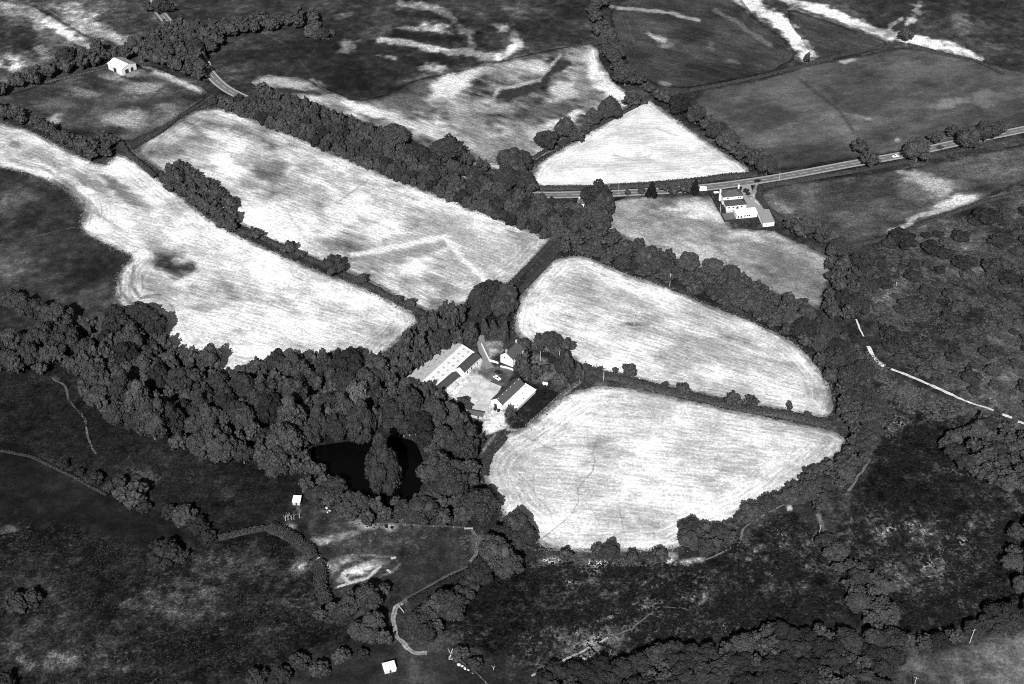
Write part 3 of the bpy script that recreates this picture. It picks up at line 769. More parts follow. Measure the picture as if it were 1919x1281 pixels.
for pc, wd_, lb in (([(1605, 598), (1612, 616), (1620, 630)], 1.2, 'narrow upper end of the white stony track'), ([(1627, 648), (1634, 664), (1645, 679), (1657, 686)], 3.0, 'wide bend of the white stony track'),
                    ([(1670, 691), (1700, 702), (1760, 728), (1800, 746)], 2.3, 'long straight length of the white stony track'), ([(1800, 746), (1830, 758), (1862, 769)], 1.6, 'narrowing length of the white stony track'), ([(1878, 776), (1896, 783)], 2.4, 'short piece of the white stony track between bushes'), ([(1908, 789), (1945, 802)], 2.6, 'last piece of the white stony track by the scrub edge')):
    path(lb, pc, wd_, 250)
path('sunken path down the edge of the heath', [(1632, 860), (1612, 890), (1590, 920)], 2, 125)
path('pale path below the east edge of the big field', [(1470, 945), (1400, 985), (1380, 1020), (1320, 1050)], 1.5, 125)
path('faint track across the dark western pasture', [(-20, 478), (60, 446), (110, 432), (142, 425)], 1.6, 85)
flat('pond', [(585, 836), (640, 828), (700, 824), (740, 818), (780, 826), (796, 870), (800, 920), (780, 958), (700, 958), (645, 936), (612, 900), (580, 865)], .05, M['water'], None, 2)
flat('driveway', [(1392, 345), (1407, 347), (1414, 378), (1432, 391), (1398, 396), (1393, 372), (1389, 358)], .05, M['grey'])
flat('lawn', [(1352, 400), (1378, 398), (1381, 414), (1358, 416)], .05, mat('lawn_grass', .12, .95, (.5, .2)))
def pave(name, poly, m):
    return flat(name, poly, .06, m)
cA, cB, cC, cD = P(852, 742), P(889, 706), P(937, 724), P(908, 770)
for i in range(3):                               # the yard's concrete bays
    for j in range(4):
        g, e = .02, .02
        def q(s, t):
            return cA.lerp(cB, t).lerp(cD.lerp(cC, t), s)
        a, b, c_, d_ = q(i / 3 + g, j / 4 + e), q((i + 1) / 3 - g, j / 4 + e), q((i + 1) / 3 - g, (j + 1) / 4 - e), q(i / 3 + g, (j + 1) / 4 - e)
        mb = MB()
        z1 = .07 + .004 * ((i * 5 + j * 3) % 4)
        mb.hexa([(p.x, p.y, -.05) for p in (a, b, c_, d_)], [(p.x, p.y, z1) for p in (a, b, c_, d_)])
        if i == j == 0:
            yard = flat('yard', [(850, 744), (890, 703), (940, 724), (908, 774)], .035, mat('yard_gravel', .44, .95, (.4, .3)))
        mb.build('concrete_slab', [M['concrete'], mat('pale_concrete', .56, .9, (.5, .2)), mat('stained_concrete', .45, .9, (.3, .35))][(i * 7 + j * 4) % 3], yard)

exec_plants = True
# ------------------------------------------------------------------ foliage
def ico(sub=0):
    t = (1 + 5 ** .5) / 2
    v = np.array([(-1, t, 0), (1, t, 0), (-1, -t, 0), (1, -t, 0), (0, -1, t), (0, 1, t), (0, -1, -t), (0, 1, -t), (t, 0, -1), (t, 0, 1), (-t, 0, -1), (-t, 0, 1)], float)
    v /= np.linalg.norm(v[0])
    f = [(0, 11, 5), (0, 5, 1), (0, 1, 7), (0, 7, 10), (0, 10, 11), (1, 5, 9), (5, 11, 4), (11, 10, 2), (10, 7, 6), (7, 1, 8), (3, 9, 4), (3, 4, 2), (3, 2, 6), (3, 6, 8), (3, 8, 9), (4, 9, 5), (2, 4, 11), (6, 2, 10), (8, 6, 7), (9, 8, 1)]
    for _ in range(sub):
        vl = [tuple(p) for p in v]
        cache = {}
        def mid(a, b):
            k = (min(a, b), max(a, b))
            if k not in cache:
                m = np.array(vl[a]) + np.array(vl[b])
                vl.append(tuple(m / np.linalg.norm(m)))
                cache[k] = len(vl) - 1
            return cache[k]
        nf = []
        for a, b, c in f:
            x, y, z = mid(a, b), mid(b, c), mid(c, a)
            nf += [(a, x, z), (b, y, x), (c, z, y), (x, y, z)]
        f, v = nf, np.array(vl)
    return v, np.array(f)
ICO0, ICO0F = ico(0)
ICO1, ICO1F = ico(1)
OCT = np.array([(1, 0, 0), (-1, 0, 0), (0, 1, 0), (0, -1, 0), (0, 0, 1), (0, 0, -1)], float)
TUFT = np.array([(.9, 0, 0), (0, .9, 0), (-.9, 0, 0), (0, -.9, 0), (0, 0, 1.0)])
TUFTF = np.array([(0, 1, 4), (1, 2, 4), (2, 3, 4), (3, 0, 4)])
OCTF = np.array([(0, 2, 4), (2, 1, 4), (1, 3, 4), (3, 0, 4), (2, 0, 5), (1, 2, 5), (3, 1, 5), (0, 3, 5)])

def clumps(cent, rad, bv, bf, jit=.35, g=nr):
    """many small leaf clumps as one triangle soup"""
    n, k = len(cent), len(bv)
    R = g.normal(size=(n, 3, 3))
    Q, _ = np.linalg.qr(R)
    V = np.einsum('kj,nij->nki', bv, Q)
    V *= (1 + jit * g.uniform(-1, 1, (n, k, 1)))
    V *= (1 + .25 * g.uniform(-1, 1, (n, 1, 3)))
    V = V * rad[:, None, None] + cent[:, None, :]
    F = (bf[None] + (np.arange(n) * k)[:, None, None]).reshape(-1, 3)
    return V.reshape(-1, 3), F

def crown_mesh(name, m, seed, shape='round', nl=26, nc=900, cr=.078, leaves=1300, raw=False):
    g = np.random.default_rng(seed)
    # lobes over an ellipsoid / cone
    L, Lr = [], []
    for i in range(nl):
        th = 2.399963 * i + g.uniform(-.4, .4)
        zz = 1 - 1.55 * (i + .5) / nl
        rr = math.sqrt(max(0, 1 - zz * zz))
        if shape == 'cone':
            h = (i + .5) / nl
            rr = (1 - h) * .95 + .05
            p = np.array([rr * math.cos(th) * .72, rr * math.sin(th) * .72, -0.95 + 1.9 * h])
            r = .16 + .20 * (1 - h)
        elif shape == 'column':
            h = (i + .5) / nl
            rr = math.sin(min(1, h * 1.15 + .12) * math.pi) ** .5
            p = np.array([rr * math.cos(th) * .66, rr * math.sin(th) * .66, -0.95 + 1.9 * h])
            r = g.uniform(.26, .36)
        else:
            s = g.uniform(.42, .88)
            p = np.array([rr * math.cos(th) * s, rr * math.sin(th) * s, zz * g.uniform(.45, .85)])
            r = g.uniform(.20, .44) * (1.1 - .35 * (s - .42))
        L.append(p)
        Lr.append(r)
    L, Lr = np.array(L), np.array(Lr)
    # core
    V1, F1 = clumps(L, Lr * .88, *((ICO0, ICO0F) if raw else (ICO1, ICO1F)), .12, g)
    V0, F0 = clumps(np.array([[0, 0, -.05]]), np.array([.70 if shape == 'round' else .45]), ICO1, ICO1F, .1, g)
    if shape != 'round':
        V0[:, 2] *= 1.7
    # clumps on the lobes' outer sides
    k = g.integers(0, nl, nc)
    d = g.normal(size=(nc, 3))
    d /= np.linalg.norm(d, axis=1)[:, None]
    out = L[k] / np.maximum(np.linalg.norm(L[k], axis=1)[:, None], .1)
    d = d + out * .55 + np.array([0, 0, .25])
    d /= np.linalg.norm(d, axis=1)[:, None]
    c = L[k] + d * (Lr[k] * g.uniform(.78, 1.06, nc))[:, None]
    V2, F2 = clumps(c, cr * g.uniform(.55, 1.25, nc), ICO0, ICO0F, .4, g)
    # loose leaf sprays
    k = g.integers(0, nl, leaves)
    d = g.normal(size=(leaves, 3))
    d /= np.linalg.norm(d, axis=1)[:, None]
    d = d + out[g.integers(0, nc, leaves)] * 0 + L[k] * .6
    d /= np.linalg.norm(d, axis=1)[:, None]
    c = L[k] + d * (Lr[k] * g.uniform(.95, 1.25, leaves))[:, None]
    V3, F3 = clumps(c, cr * g.uniform(.3, .65, leaves), OCT * np.array([1, .8, .3]), OCTF, .4, g)
    VV, FF, o = [], [], 0
    for v, f in ((V0, F0), (V1, F1), (V2, F2), (V3, F3)):
        VV.append(v)
        FF.append(f + o)
        o += len(v)
    V = np.concatenate(VV)
    if raw:
        return V, np.concatenate(FF)
    return np_mesh(name, V, np.concatenate(FF), m)

def trunk_mesh(name, m, bare=False):
    mb = MB()
    mb.tube((0, 0, -.05), (0, 0, .3), .075, .05, 8).tube((0, 0, .3), (.03, 0, .62), .05, .03, 7)
    for i in range(5):
        t = 2 * math.pi * i / 5 + .4
        mb.tube((0, 0, .26 + .05 * i), (.28 * math.cos(t), .28 * math.sin(t), .55 + .05 * i), .026, .010, 5)
    return mb.mesh(name, m)

CROWN = {}
for key, m_, shp, nv in (('leaf', 'leaf', 'round', 8), ('dark', 'leaf_dark', 'round', 4), ('pale', 'leaf_pale', 'round', 1), ('cone', 'leaf_conifer', 'cone', 2), ('column', 'leaf', 'column', 3), ('spire', 'leaf', 'cone', 2)):
    CROWN[key] = [crown_mesh('crown', M[m_], 100 + 17 * i + len(key) * 7, shp, (26, 18, 34, 22)[i % 4] if shp == 'round' else 30) for i in range(nv)]
BUSH = [crown_mesh('bush', M['bush'], 500 + i, 'round', 14, 170, .17, 160) for i in range(4)]
BUSHD = [crown_mesh('dark_bush', M['leaf_dark'], 540 + i, 'round', 14, 170, .17, 160) for i in range(2)]
TRUNK = trunk_mesh('trunk', M['bark'])
LOWP = [crown_mesh('low', None, 700 + i, 'round', 16, 90, .15, 40, True) for i in range(4)]

TREES, BUSHES = [], []

def shown(pos, R):                               # half width in photo pixels, 0 outside the picture
    a, b = to_px(np.array([pos[0]]), np.array([pos[1]]))
    a, b = float(a[0]), float(b[0])
    r = R / mpp(b)
    return r if -r < a < 1919 + r and -r < b < 1281 + 4 * r else 0.0

def tree(pos, R, label, group, kind='leaf', vr=None, name='broadleaf_tree'):
    """crown radius R; vr = vertical crown radius. Kept in a list: the 300 largest in view become single things"""
    TREES.append((pos[0], pos[1], R, label, group, kind, vr or R * rnd.uniform(.8, 1.0), name))

def plant_tree(pos, R, label, group, kind, vr, name):
    hc = vr * .92 + .18 * R
    t = thing(name, label, 'tree', (pos[0], pos[1], 0), rnd.uniform(0, 6.28), group)
    c = link('crown', rnd.choice(CROWN[kind]), t)
    c.location = (0, 0, hc)
    c.scale = (R * rnd.uniform(.85, 1.15), R * rnd.uniform(.85, 1.15), vr)
    c.rotation_euler = (rnd.uniform(-.18, .18), rnd.uniform(-.18, .18), 0)
    k = link('trunk', TRUNK, t)
    s = hc + vr * .4
    k.scale = (max(R * 1.1, 1.5), max(R * 1.1, 1.5), s)

def tree_px(x, y, rpx, label, group, kind='leaf', tall=.9, name='broadleaf_tree'):
    """x, y: middle of the visible crown; rpx: its half width"""
    R = rpx * mpp(y + rpx * .6)
    vr = R * tall
    p = P(x, y, vr * .92 + .18 * R)
    return tree(p, R, label, group, kind, vr, name)

def bush(pos, R, label, group, dark=False, h=.8):
    BUSHES.append((pos[0], pos[1], R, label, group, dark, h))

def plant_bush(pos, R, label, group, dark, h):
    o = link('bush', rnd.choice(BUSHD if dark else BUSH))
    o.location = (pos[0], pos[1], R * h * .55)
    o.scale = (R * rnd.uniform(.85, 1.15), R * rnd.uniform(.85, 1.15), R * h * rnd.uniform(.85, 1.15))
    o.rotation_euler = (0, 0, rnd.uniform(0, 6.28))
    tag(o, label, 'bush', group)

def mass(name, label, specs, m):
    """the smaller ones past the first 300, joined into one object"""
    VV, FF, o = [], [], 0
    for x, y, R, vr, hc in specs:
        v, f = LOWP[rnd.randrange(len(LOWP))]
        a = rnd.uniform(0, 6.28)
        c, s_ = math.cos(a), math.sin(a)
        q = np.stack([(v[:, 0] * c - v[:, 1] * s_) * R + x, (v[:, 0] * s_ + v[:, 1] * c) * R + y, v[:, 2] * vr + hc], 1)
        q[:, 2] = np.maximum(q[:, 2], 0)
        VV.append(q)
        FF.append(f + o)
        o += len(v)
    if VV:
        tag(link(name, np_mesh(name, np.concatenate(VV), np.concatenate(FF), m)), label, 'trees', None, 'stuff')

def plant_all():
    r = sorted(TREES, key=lambda t: -shown(t, t[2]))
    main = [t for t in r if t[7] != 'broadleaf_tree'] + [t for t in r if t[7] == 'broadleaf_tree'][:300]
    ids = set(map(id, main))
    rest = [t for t in r if id(t) not in ids and t[1] > -300]
    for t in main:
        plant_tree(t[:2], *t[2:])
    mass('far_woodland', 'smaller trees filling the belts and thickets among the larger ones', [(t[0], t[1], t[2], t[6], t[6] * .92 + .18 * t[2]) for t in rest], M['leaf'])
    r = sorted(BUSHES, key=lambda t: -shown(t, t[2]))
    for t in r[:290]:
        plant_bush(t[:2], *t[2:])
    mass('far_shrubbery', 'smaller shrubs filling the gaps between the bushes', [(t[0], t[1], t[2], t[2] * t[6], t[2] * t[6] * .55) for t in r[290:]], M['bush'])
    print('tris', sum(len(m_.polygons) * (2 if m_.name in ('ground',) else 1) for m_ in bpy.data.meshes))
    print('trees', len(TREES), 'single', len(main), 'rest', len(rest), 'bushes', len(BUSHES))

def bush_px(x, y, rpx, label, group, dark=False, h=.8):
    R = rpx * mpp(y)
    return bush(P(x, y, R * h * .55), R, label, group, dark, h)

def fill(poly, rmin, rmax, z, holes=(), gap=.82, seed=1, avoid=()):
    """scatter circles through a region given by its visible outline at height z"""
    g = random.Random(seed)
    wp = [P(a, b, z) for a, b in poly]
    wp = [(v.x, v.y) for v in wp]
    wh = [[(P(a, b, 0).x, P(a, b, 0).y) for a, b in h] for h in holes]
    x0, x1 = min(p[0] for p in wp), max(p[0] for p in wp)
    y0, y1 = min(p[1] for p in wp), max(p[1] for p in wp)
    tries = int((x1 - x0) * (y1 - y0) / 1.2) + 300
    cand = np.array([(g.uniform(x0, x1), g.uniform(y0, y1)) for _ in range(tries)])
    k = inside(cand[:, 0], cand[:, 1], wp)
    cand = cand[k]
    d, _ = seg_dist(cand[:, 0], cand[:, 1], wp, True)
    dh = np.full(len(cand), 1e9)
    for h in wh:
        q, _ = seg_dist(cand[:, 0], cand[:, 1], h, True)
        dh = np.minimum(dh, np.where(inside(cand[:, 0], cand[:, 1], h), -q, q))
    res = []
    for (x, y), e, eh in zip(cand, d, dh):
        R = g.uniform(rmin, rmax)
        if e < R * .6 or eh < R * .55:
            continue
        if any((x - a) ** 2 + (y - b) ** 2 < ((R + r) * gap) ** 2 for a, b, r in res):
            continue
        res.append((x, y, R))
    return res

POND = [(585, 846), (640, 836), (700, 832), (740, 826), (776, 834), (792, 870), (800, 925), (780, 952), (705, 952), (655, 930), (622, 896), (590, 872)]
WOOD = [(0, 640), (60, 622), (120, 602), (180, 605), (235, 574), (285, 575), (302, 612), (325, 642), (390, 668), (450, 694), (520, 672), (600, 666), (690, 680), (740, 645), (800, 598), (850, 572), (872, 590), (868, 636), (845, 638), (750, 712), (800, 728), (848, 738), (850, 765), (880, 790), (904, 802), (906, 830), (894, 870), (898, 905), (932, 922), (934, 950), (900, 972), (800, 978), (700, 980), (640, 958), (590, 936), (555, 900), (480, 878), (400, 858), (350, 848), (270, 818), (215, 795), (150, 756), (146, 700), (110, 690), (92, 660), (60, 692), (-40, 692), (-40, 650)]
wl = 'broadleaf tree packed into the dark wood around the pond'
wood = fill(WOOD, 3.6, 8.6, 6, [POND], .70, 3)
for x, y, R in wood:
    kd = rnd.choice(['leaf', 'leaf', 'leaf', 'leaf', 'dark', 'dark', 'dark', 'column'])
    qx, qy = [float(v[0]) for v in to_px(np.array([x]), np.array([y]))]
    where = ('between the long shed and the mown field' if qx > 700 and qy < 745 else 'between the pond and the big pale field' if qx > 790 else 'close beside the black pond' if qx > 560 and qy > 790 else
             'in the wood along the mown field edge' if qy < 700 and qx > 300 else 'at the western end of the wood' if qx < 300 else 'in the heart of the pond wood')
    if qx > 560 and qy > 840 and kd == 'column':
        kd = 'leaf'
    low = .72 if qx > 560 and qy > 860 else 1.0
    look = ('broad' if R > 6.8 else 'small' if R < 4.8 else 'middling') + (' dark' if kd == 'dark' else ' mid toned')
    tree((x, y), R, look + ' broadleaf tree ' + where, look + ' trees ' + where, kd, max(5.2, R) * low * (1.5 if kd == 'column' else rnd.uniform(.8, 1.3)))
tree_px(716, 868, 38, 'broad egg shaped tree standing alone on the island in the black pond', None, 'column', 1.35)
tree_px(672, 745, 26, 'pale leaved tree standing out from the dark wood', None, 'pale', 1.2)
for x, y, r in [(742, 922, 11), (690, 920, 10)]:
    tree_px(x, y + 18, r, 'low broadleaf tree leaning over the near bank of the pond', 'trees on the near bank of the pond')

GH = 'trees in the hedge between the two long mown fields'
for x, y, r in [(478, 437, 14), (541, 464, 15), (563, 476, 10), (625, 496, 20), (680, 522, 11), (745, 560, 10), (770, 567, 10)]:
    tree_px(x, y, r, 'round tree growing in the hedge between the two long mown fields', GH)
bush_px(709, 541, 5, 'tiny round bush in the hedge between the two long mown fields', None)
for x, y, R in fill([(298, 328), (320, 307), (345, 307), (400, 345), (442, 375), (446, 402), (450, 430), (430, 440), (400, 415), (350, 378), (310, 352)], 3.6, 5.2, 4, (), .68, 5):
    tree((x, y), R, 'dark tree in the small copse between the two long mown fields', 'trees of the copse between the mown fields', 'dark', R * .95)
for x, y, r in [(1022, 262, 20), (1060, 239, 20), (1080, 254, 15), (1113, 220, 18), (1144, 204, 22), (1184, 186, 17), (1097, 240, 10)]:
    tree_px(x, y, r, 'round crowned tree in the hedge above the triangular mown field', 'trees above the triangular field')
bush_px(1208, 190, 8, 'bush at the tip of the triangular mown field', None)
for x, y, r in [(742, 252, 22), (838, 280, 28), (492, 167, 16)]:
    tree_px(x, y, r, 'large round tree rising above the shrubby roadside belt', 'large trees above the roadside belt')
for x, y, r in [(955, 300, 24), (978, 300, 20), (985, 338, 20), (950, 335, 24), (965, 318, 22), (930, 330, 14), (997, 350, 13), (940, 350, 16)]:
    tree_px(x, y, r, 'tall tree clumped beside the road at the west corner of the triangular field', 'trees at the corner of the triangular field')
for x, y, r in [(1122, 2, 16), (1116, 30, 14), (1112, 15, 13), (1126, 52, 17), (1140, 70, 19), (1150, 95, 21), (1158, 122, 17), (1172, 140, 22), (1196, 148, 14), (1216, 164, 12), (1243, 178, 16), (1274, 195, 20), (1304, 214, 19), (1328, 234, 17), (1344, 245, 19), (1366, 262, 21), (1389, 284, 17), (1410, 298, 17), (1438, 308, 20), (1420, 290, 14)]:
    tree_px(x, y, r, 'tree in the long line dividing the bright fields from the dark meadows', 'tree line between bright fields and dark meadows', rnd.choice(['leaf', 'leaf', 'dark']))
for x, y, r in [(1612, 274, 16), (1632, 297, 17), (1720, 282, 24), (1752, 257, 13), (1787, 245, 13), (1815, 257, 23), (1850, 246, 22), (1870, 240, 16)]:
    tree_px(x, y, r, 'round tree beside the main road east of the white house', 'trees along the road east of the house')
bush_px(1762, 276, 6, 'small roadside bush between two round trees', None)
tree_px(1697, 64, 14, 'lone round tree beside the pale track on the far hill', None)
tree_px(1513, 108, 6, 'thin young tree at the foot of the broad pale strip', None, 'column', 1.8)
for x, y, r in [(1222, 354, 11), (1303, 349, 10)]:
    tree_px(x, y, r, 'black pointed conifer on the roadside by the pasture', 'black roadside conifers', 'cone', 1.3, 'conifer')
for x, y, r in [(1245, 350, 10), (1264, 356, 11), (1177, 360, 6), (1202, 358, 7)]:
    tree_px(x, y, r, 'small garden tree on the roadside edge of the pasture', 'small trees on the roadside of the pasture')
tree_px(1286, 350, 13, 'pale feathery tree beside a black conifer on the roadside', None, 'pale', 1.2)
for x, y, r in [(1118, 368, 24), (1130, 385, 22), (1110, 400, 20), (1125, 412, 20), (1095, 415, 16)]:
    tree_px(x, y, r, 'large tree at the western edge of the house pasture', 'trees on the western edge of the house pasture', 'leaf', 1.1)
for x, y, r in [(1484, 420, 16), (1512, 426, 22), (1540, 432, 20), (1575, 462, 18), (1560, 470, 14)]:
    tree_px(x, y, r, 'round tree behind the grey garage along the pasture boundary', 'trees behind the garage')
# roadside belt
belt = fill([(386, 178), (430, 182), (510, 178), (560, 186), (640, 216), (720, 250), (780, 275), (850, 300), (900, 325), (950, 345), (1000, 365), (1060, 376), (1100, 385), (1090, 430), (1050, 452), (1034, 447), (870, 384), (700, 317), (520, 240), (388, 192)], 2.7, 4.4, 2.5, (), .70, 8)
for i, (x, y, R) in enumerate(belt):
    dk = rnd.random() < .25
    qx = float(to_px(np.array([x]), np.array([y]))[0][0])
    where = 'near the road bend' if qx < 600 else 'by the double hedge' if qx > 900 else 'beside the patchy mown field'
    look = ('large' if R > 3.8 else 'small' if R < 3.2 else 'mid sized') + (' dark' if dk else ' mid toned')
    bush((x, y), R, look + ' leafy shrub in the roadside belt ' + where, look + ' belt shrubs ' + where, dk, 1.15)
for x, y in [(505, 178), (520, 182), (540, 186), (556, 192), (572, 196), (590, 203), (608, 208), (625, 216), (640, 222), (660, 230), (676, 236), (694, 242), (712, 250), (880, 300), (898, 305), (870, 296), (910, 312)]:
    tree_px(x, y, rnd.uniform(6, 9), 'slim pointed young tree on the road side of the shrub belt', 'young trees on the road side of the belt', 'spire', 1.9)
# belt east of the double hedge
for x, y, R in fill([(1050, 430), (1100, 410), (1140, 425), (1185, 452), (1240, 468), (1290, 488), (1350, 500), (1440, 540), (1500, 562), (1535, 582), (1560, 610), (1600, 640), (1640, 690), (1600, 745), (1562, 735), (1540, 690), (1500, 645), (1440, 608), (1350, 572), (1250, 532), (1160, 503), (1105, 478), (1050, 474)], 3.8, 6.6, 3.5, (), .72, 9):
    tree((x, y), R, 'tree in the belt between the pasture and the field with the lone pole', 'belt below the house pasture', rnd.choice(['leaf', 'leaf', 'dark']), R * .85)
for x, y, R in fill([(1545, 490), (1590, 478), (1630, 490), (1640, 540), (1625, 580), (1590, 600), (1540, 585), (1552, 530)], 4, 6.5, 5, (), .72, 10):
    tree((x, y), R, 'dark dense tree in the thicket at the eastern corner of the pasture', 'thicket at the corner of the pasture', 'dark', R * 1.05)
# far top
for x, y, R in fill([(0, 165), (60, 138), (110, 105), (190, 88), (210, 100), (240, 95), (260, 75), (330, 45), (400, 50), (480, 40), (560, 28), (600, 28), (600, 45), (520, 52), (430, 66), (392, 100), (390, 140), (385, 158), (330, 140), (280, 118), (250, 104), (205, 112), (100, 140), (0, 178), (-40, 190), (-40, 172)], 4.8, 7.4, 4, (), .7, 12):
    tree((x, y), R, 'tree in the dark belt behind the pale sheet roofed barn', 'tree belt behind the sheet roofed barn', rnd.choice(['leaf', 'dark']), R * 1.0)
for x, y, r in [(300, 8, 18), (280, 12, 12), (318, 14, 10)]:
    tree_px(x, y, r, 'tree overhanging the far end of the main road', 'trees over the far end of the road')
for x, y, r in [(585, 60, 16), (605, 66, 13), (590, 45, 10), (620, 62, 8)]:
    bush_px(x, y, r, 'bush clustered in the dark pasture beyond the road', 'bushes in the dark pasture', False, .9)
for x, y, R in fill([(0, 200), (50, 215), (110, 245), (165, 262), (205, 248), (228, 262), (210, 285), (180, 305), (130, 275), (60, 238), (0, 222), (-40, 210), (-40, 190)], 3.4, 5.4, 3, (), .7, 13):
    tree((x, y), R, 'tree in the hedge belt between rough pasture and narrow mown field', 'trees between rough pasture and mown field', 'leaf', R * .9)
# farm
for x, y, r in [(896, 560, 22), (922, 545, 22), (948, 556, 22), (905, 578, 18), (938, 574, 20), (958, 570, 14)]:
    tree_px(x, y, r, 'big tree in the tall clump behind the farmyard lane', 'tall clump behind the farm lane', 'leaf', 1.0)
tree_px(882, 624, 15, 'tall columnar poplar at the end of the long white shed', None, 'column', 1.6, 'poplar_tree')
for x, y, r in [(908, 610, 9), (926, 612, 9), (945, 615, 10), (950, 632, 6)]:
    tree_px(x, y, r, 'pointed garden conifer beside the lane behind the farmhouse', 'pointed conifers behind the farmhouse', 'spire', 1.7, 'conifer')
for x, y, r in [(980, 646, 14), (1014, 640, 16), (1034, 638, 18), (1060, 648, 17), (1045, 660, 16)]:
    tree_px(x, y, r, 'dense domed tree sheltering the farmhouse garden', 'domed trees by the farmhouse garden', 'leaf', .95)
for x, y, r in [(1052, 678, 13), (1064, 682, 13), (1086, 696, 9)]:
    tree_px(x, y, r, 'tall columnar tree at the far end of the farm garden', 'columnar trees at the end of the garden', 'column', 1.8, 'poplar_tree')
tree_px(979, 682, 17, 'tall leafy tree against the front of the farmhouse', None, 'column', 1.5)
for x, y, r in [(1004, 695, 13), (990, 702, 15), (1022, 690, 9)]:
    tree_px(x, y, r, 'small garden tree between farmhouse and stone barn', 'small trees between farmhouse and barn')
bush_px(1050, 714, 15, 'broad low bush at the garden end near the fence', None)
tree_px(956, 774, 10, 'slim tree at the corner of the white lean-to', None, 'column', 1.6)
for x, y, r in [(868, 752, 12), (878, 762, 8)]:
    tree_px(x, y, r, 'dark small tree beside the little slate shed', 'small trees beside the slate shed', 'dark')
for x, y, r in [(1180, 694, 16), (1281, 729, 15), (1375, 751, 17), (1410, 751, 13)]:
    tree_px(x, y, r, 'round tree standing in the hedge between the two eastern mown fields', 'trees in the hedge of the eastern fields')
for x, y, r in [(1153, 694, 7), (1247, 720, 7), (1513, 778, 8)]:
    bush_px(x, y, r, 'small bush in the hedge between the two eastern mown fields', 'bushes in the hedge of the eastern fields', True, 1.0)
tree_px(1480, 761, 6, 'thin upright tree in the hedge of the eastern fields', None, 'column', 2.0)
for x, y, r in [(970, 984, 26), (985, 1000, 22), (945, 1000, 22), (900, 945, 34), (930, 1038, 36), (900, 1072, 26), (950, 1060, 26), (965, 1015, 20)]:
    tree_px(x, y, r, 'large tree below the farm wood at the corner of the big pale field', 'trees at the corner of the big pale field', rnd.choice(['leaf', 'dark', 'leaf']))
for x, y, r in [(1060, 1040, 15), (1120, 1032, 14), (1142, 1034, 20), (1185, 1046, 15), (1236, 1040, 16)]:
    tree_px(x, y, r, 'small tree on the fence along the bottom of the big pale field', 'trees along the bottom of the big pale field')
for x, y, R in fill([(1265, 1030), (1275, 985), (1300, 975), (1340, 985), (1370, 965), (1430, 938), (1478, 918), (1500, 888), (1550, 868), (1590, 840), (1592, 805), (1570, 775), (1570, 735), (1620, 740), (1660, 760), (1640, 850), (1600, 900), (1560, 930), (1540, 960), (1470, 945), (1400, 982), (1370, 1022), (1320, 1045)], 3.2, 6.6, 2.0, (), .6, 15):
    tree((x, y), R, 'low dense tree along the eastern edge of the big pale field', 'trees along the east edge of the big pale field', 'leaf', rnd.uniform(2.8, 3.8))
for x, y, R in fill([(1535, 1000), (1560, 1010), (1600, 1050), (1640, 1070), (1680, 1110), (1690, 1180), (1640, 1190), (1600, 1150), (1570, 1080), (1530, 1020)], 3.0, 5.8, 2.0, (), .62, 16):
    tree((x, y), R, 'low tree in the strip dividing the two dark heaths', 'trees dividing the heaths', 'leaf', rnd.uniform(2.2, 3.2))
for x, y, R in fill([(1000, 1290), (1030, 1252), (1120, 1245), (1200, 1232), (1230, 1210), (1280, 1205), (1330, 1215), (1400, 1192), (1440, 1172), (1520, 1178), (1570, 1180), (1640, 1190), (1700, 1192), (1780, 1188), (1850, 1140), (1919, 1112), (1960, 1100), (1960, 1160), (1880, 1195), (1780, 1210), (1690, 1230), (1670, 1281), (1660, 1330), (1000, 1330)], 3.4, 7.4, 2.5, (), .62, 17):
    kd = rnd.choice(['leaf', 'dark', 'dark'])
    look = ('broad' if R > 6 else 'small' if R < 4.6 else 'mid sized') + (' dark' if kd == 'dark' else ' mid toned')
    tree((x, y), R, look + ' low spreading tree in the thicket below the dark heaths', look + ' trees of the thicket below the heaths', kd, rnd.uniform(2.6, 3.6))
for x, y, R in fill([(1885, 990), (1960, 960), (1960, 1110), (1900, 1110), (1880, 1050)], 3.5, 5.2, 2.5, (), .74, 18):
    tree((x, y), R, 'tree at the eastern edge of the speckled heath', 'trees east of the speckled heath', 'leaf', R * .75)
for x, y, R in fill([(1760, 830), (1850, 770), (1960, 830), (1960, 930), (1880, 920), (1810, 890), (1780, 860)], 3.4, 5.2, 2.5, (), .74, 19):
    tree((x, y), R, 'low tree below the white track above the speckled heath', 'trees below the white track', 'leaf', R * .7)
for x, y, r in [(104, 590, 26), (70, 582, 20), (40, 570, 20), (20, 560, 18), (20, 640, 24), (60, 640, 22), (85, 665, 18), (75, 690, 14), (20, 672, 18)]:
    tree_px(x, y, r, 'tree in the small group west of the main wood', 'trees west of the main wood', 'leaf', 1.0)
for x, y, r in [(248, 925, 26), (225, 905, 16), (345, 968, 22), (370, 985, 18), (318, 960, 16), (310, 1035, 30), (335, 1042, 16), (180, 895, 14), (150, 885, 10), (120, 870, 10), (390, 1005, 14), (270, 950, 12), (205, 912, 12), (30, 1130, 22), (60, 1120, 18)]:
    bush_px(x, y, r, 'large rounded bush in the old field bank below the wood', 'bushes on the old field bank', rnd.random() < .7, .8)
for x, y, r in [(690, 1118, 26), (715, 1105, 16), (655, 1135, 24), (640, 1150, 18), (700, 1165, 22), (670, 1180, 18), (720, 1195, 16), (625, 1140, 16), (690, 1190, 18), (600, 1150, 14)]:
    tree_px(x, y, r, 'tree in the thicket west of the curving gravel track', 'thicket west of the gravel track', 'leaf', .9)
